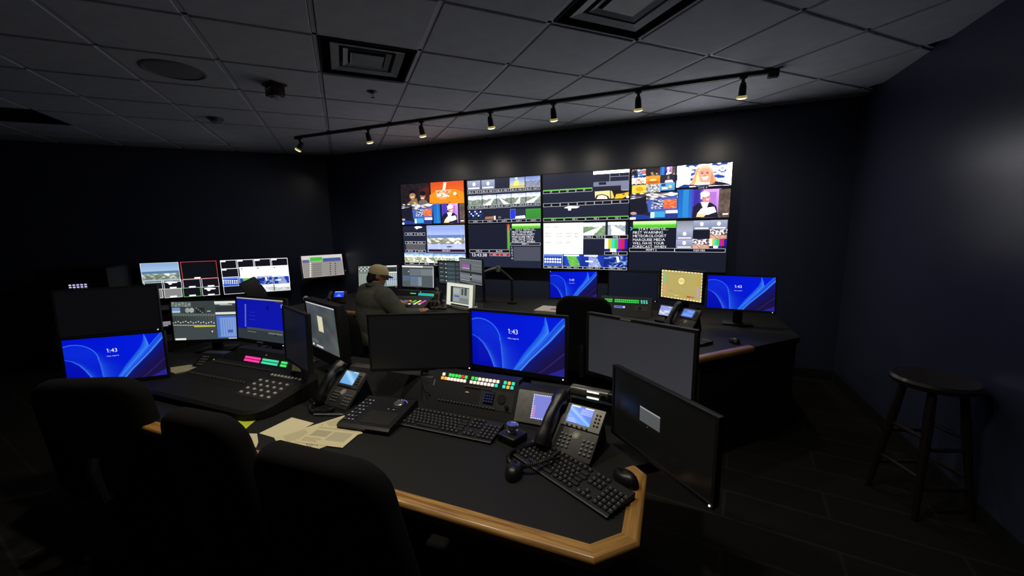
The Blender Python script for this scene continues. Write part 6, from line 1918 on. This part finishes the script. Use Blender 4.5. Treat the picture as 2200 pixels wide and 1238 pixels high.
b_ = gl.node_tree.nodes['Principled BSDF']; b_.inputs['Transmission Weight'].default_value = .9; b_.inputs['Roughness'].default_value = .05; b_.inputs['Base Color'].default_value = (.8, .85, .9, 1)
obj('tumbler', MB().lathe([(.0, .004), (.028, .004), (.033, .10), (.035, .10), (.030, .0), (.0, .0)], 24), gl, t)

# ------------------------------------------------------------------ monitor arm, speaker, gooseneck microphone
t = thing('monitor_arm', 'grey jointed monitor arm reaching right of the magenta-block monitor', 'monitor arm', (-1.62, 3.98, DZ), 0)
M_ARM = mat('arm_grey', (120, 120, 126), rough=.45)
obj('clamp', MB().rbox((0, 0, .012), (.09, .07, .024), .004), M_DARKMETAL, t)
obj('pole', MB().cyl((0, 0, .02), (0, 0, .27), .016, n=14), M_DARKMETAL, t)
obj('lower_arm', MB().tube([(0, 0, .26), (-.07, -.02, .33), (-.14, -.05, .392)], .016, 10), M_DARKMETAL, t)
obj('upper_arm', MB().tube([(-.135, -.05, .395), (-.22, -.055, .375), (-.33, -.02, .335)], .020, 12), M_ARM, t)
obj('elbow_joint', MB().cyl((-.14, -.05, .355), (-.14, -.05, .415), .024, n=16), M_ARM, t)
t = thing('small_loudspeaker', 'small tilted loudspeaker on a pole behind the deep blue monitor', 'loudspeaker', (-2.74, 1.875, DZ), D(150))
obj('pole', MB().cyl((0, .0, 0), (0, .0, .38), .012, n=12).cyl((0, 0, 0), (0, 0, .012), .06, n=24), M_DARKMETAL, t)
cb = obj('cabinet', MB().rbox((0, 0, 0), (.09, .11, .15), .006), mat('speaker_grey', (40, 41, 45), rough=.6), t, (0, 0, .425), (D(-24), 0, 0))
obj('woofer', MB().lathe([(.0, .004), (.02, .003), (.032, .006), (.036, .0), (.0, 0)], 24), M_RUBBER, cb, (0, -.0555, -.025), (PI / 2, 0, 0))
obj('tweeter', MB().lathe([(.0, .005), (.010, .004), (.014, .0), (.0, 0)], 20), M_RUBBER, cb, (0, -.0555, .042), (PI / 2, 0, 0))
t = thing('gooseneck_microphone', 'grey gooseneck microphone behind the note-window monitor', 'microphone', (-2.13, 1.80, DZ), 0)
obj('base', MB().lathe([(.0, .016), (.03, .016), (.045, .004), (.045, 0), (.0, 0)], 24), M_BLACK, t)
obj('gooseneck', MB().tube([(0, 0, .01), (0, 0, .25), (-.005, -.01, .37), (.03, -.04, .415)], .006, 8), M_GREY, t)
obj('microphone_head', MB().tube([(.026, -.036, .412), (.05, -.055, .42), (.06, -.062, .40)], [.014, .018, .012], 10), M_ARM, t)

# ------------------------------------------------------------------ equipment racks by the left wall
def rack(label, gx, gy, w, h, d, units, z0=0.0):
    X, Y = g2w(gx, gy)
    t = thing('equipment_rack', label, 'equipment rack', (X, Y, z0), PI / 4)
    fr = MB()
    for s in (-1, 1):
        fr.box((s * (w / 2 - .015), d / 2, h / 2), (.03, d, h))
    fr.box((0, d / 2, h - .012), (w, d, .024)).box((0, d / 2, .03), (w, d, .06)).box((0, d - .01, h / 2), (w, .02, h))
    obj('frame', fr, M_RUBBER, t, smooth=None)
    z = .08
    for (uh, mt) in units:
        u = obj('rack_unit', MB().box((0, .10, z + uh / 2), (w - .065, .20, uh - .006)), mt, t, smooth=None)
        for s in (-1, 1):
            obj('rack_screw', MB().cyl((s * (w / 2 - .045), -.001, z + uh / 2), (s * (w / 2 - .045), .004, z + uh / 2), .006, n=8), M_SILVER, u)
        z += uh
    return t
gun = mat('gunmetal', (60, 58, 56), rough=.5)
r1 = rack('tall black equipment rack with a lit button grid by the left wall', -2.92, 6.20, .60, 1.20, .60, [(.18, M_BLACK), (.18, gun), (.18, M_BLACK), (.18, M_BLACK), (.18, M_BLACK2), (.16, M_BLACK)])
for i in range(5):
    for j in range(3):
        if i == 0 and j == 0: continue
        obj('lit_key', button('rk', (214, 205, 255), .022, .016, .9), None, r1, (.03 + i * .034 - .07, -.004, .985 - .035 + j * .026), (PI / 2, 0, 0))
r2 = rack('low equipment rack with pale label strips below the left televisions', -2.22, 6.25, .56, .62, .50, [(.13, gun), (.09, M_GREY), (.13, M_BLACK), (.13, gun)])
S = Scr(.24, .07, (20, 20, 24))
for i in range(4): S.rect(.05, .08 + i * .23, .95 - i * .2, .2 + i * .23, (190, 180, 200), 2)
obj('glowing_labels', S.mesh('glowing_labels', MS), None, r2, (.12, -.003, .44))  # label strips emit their pale tone although they are no lamp
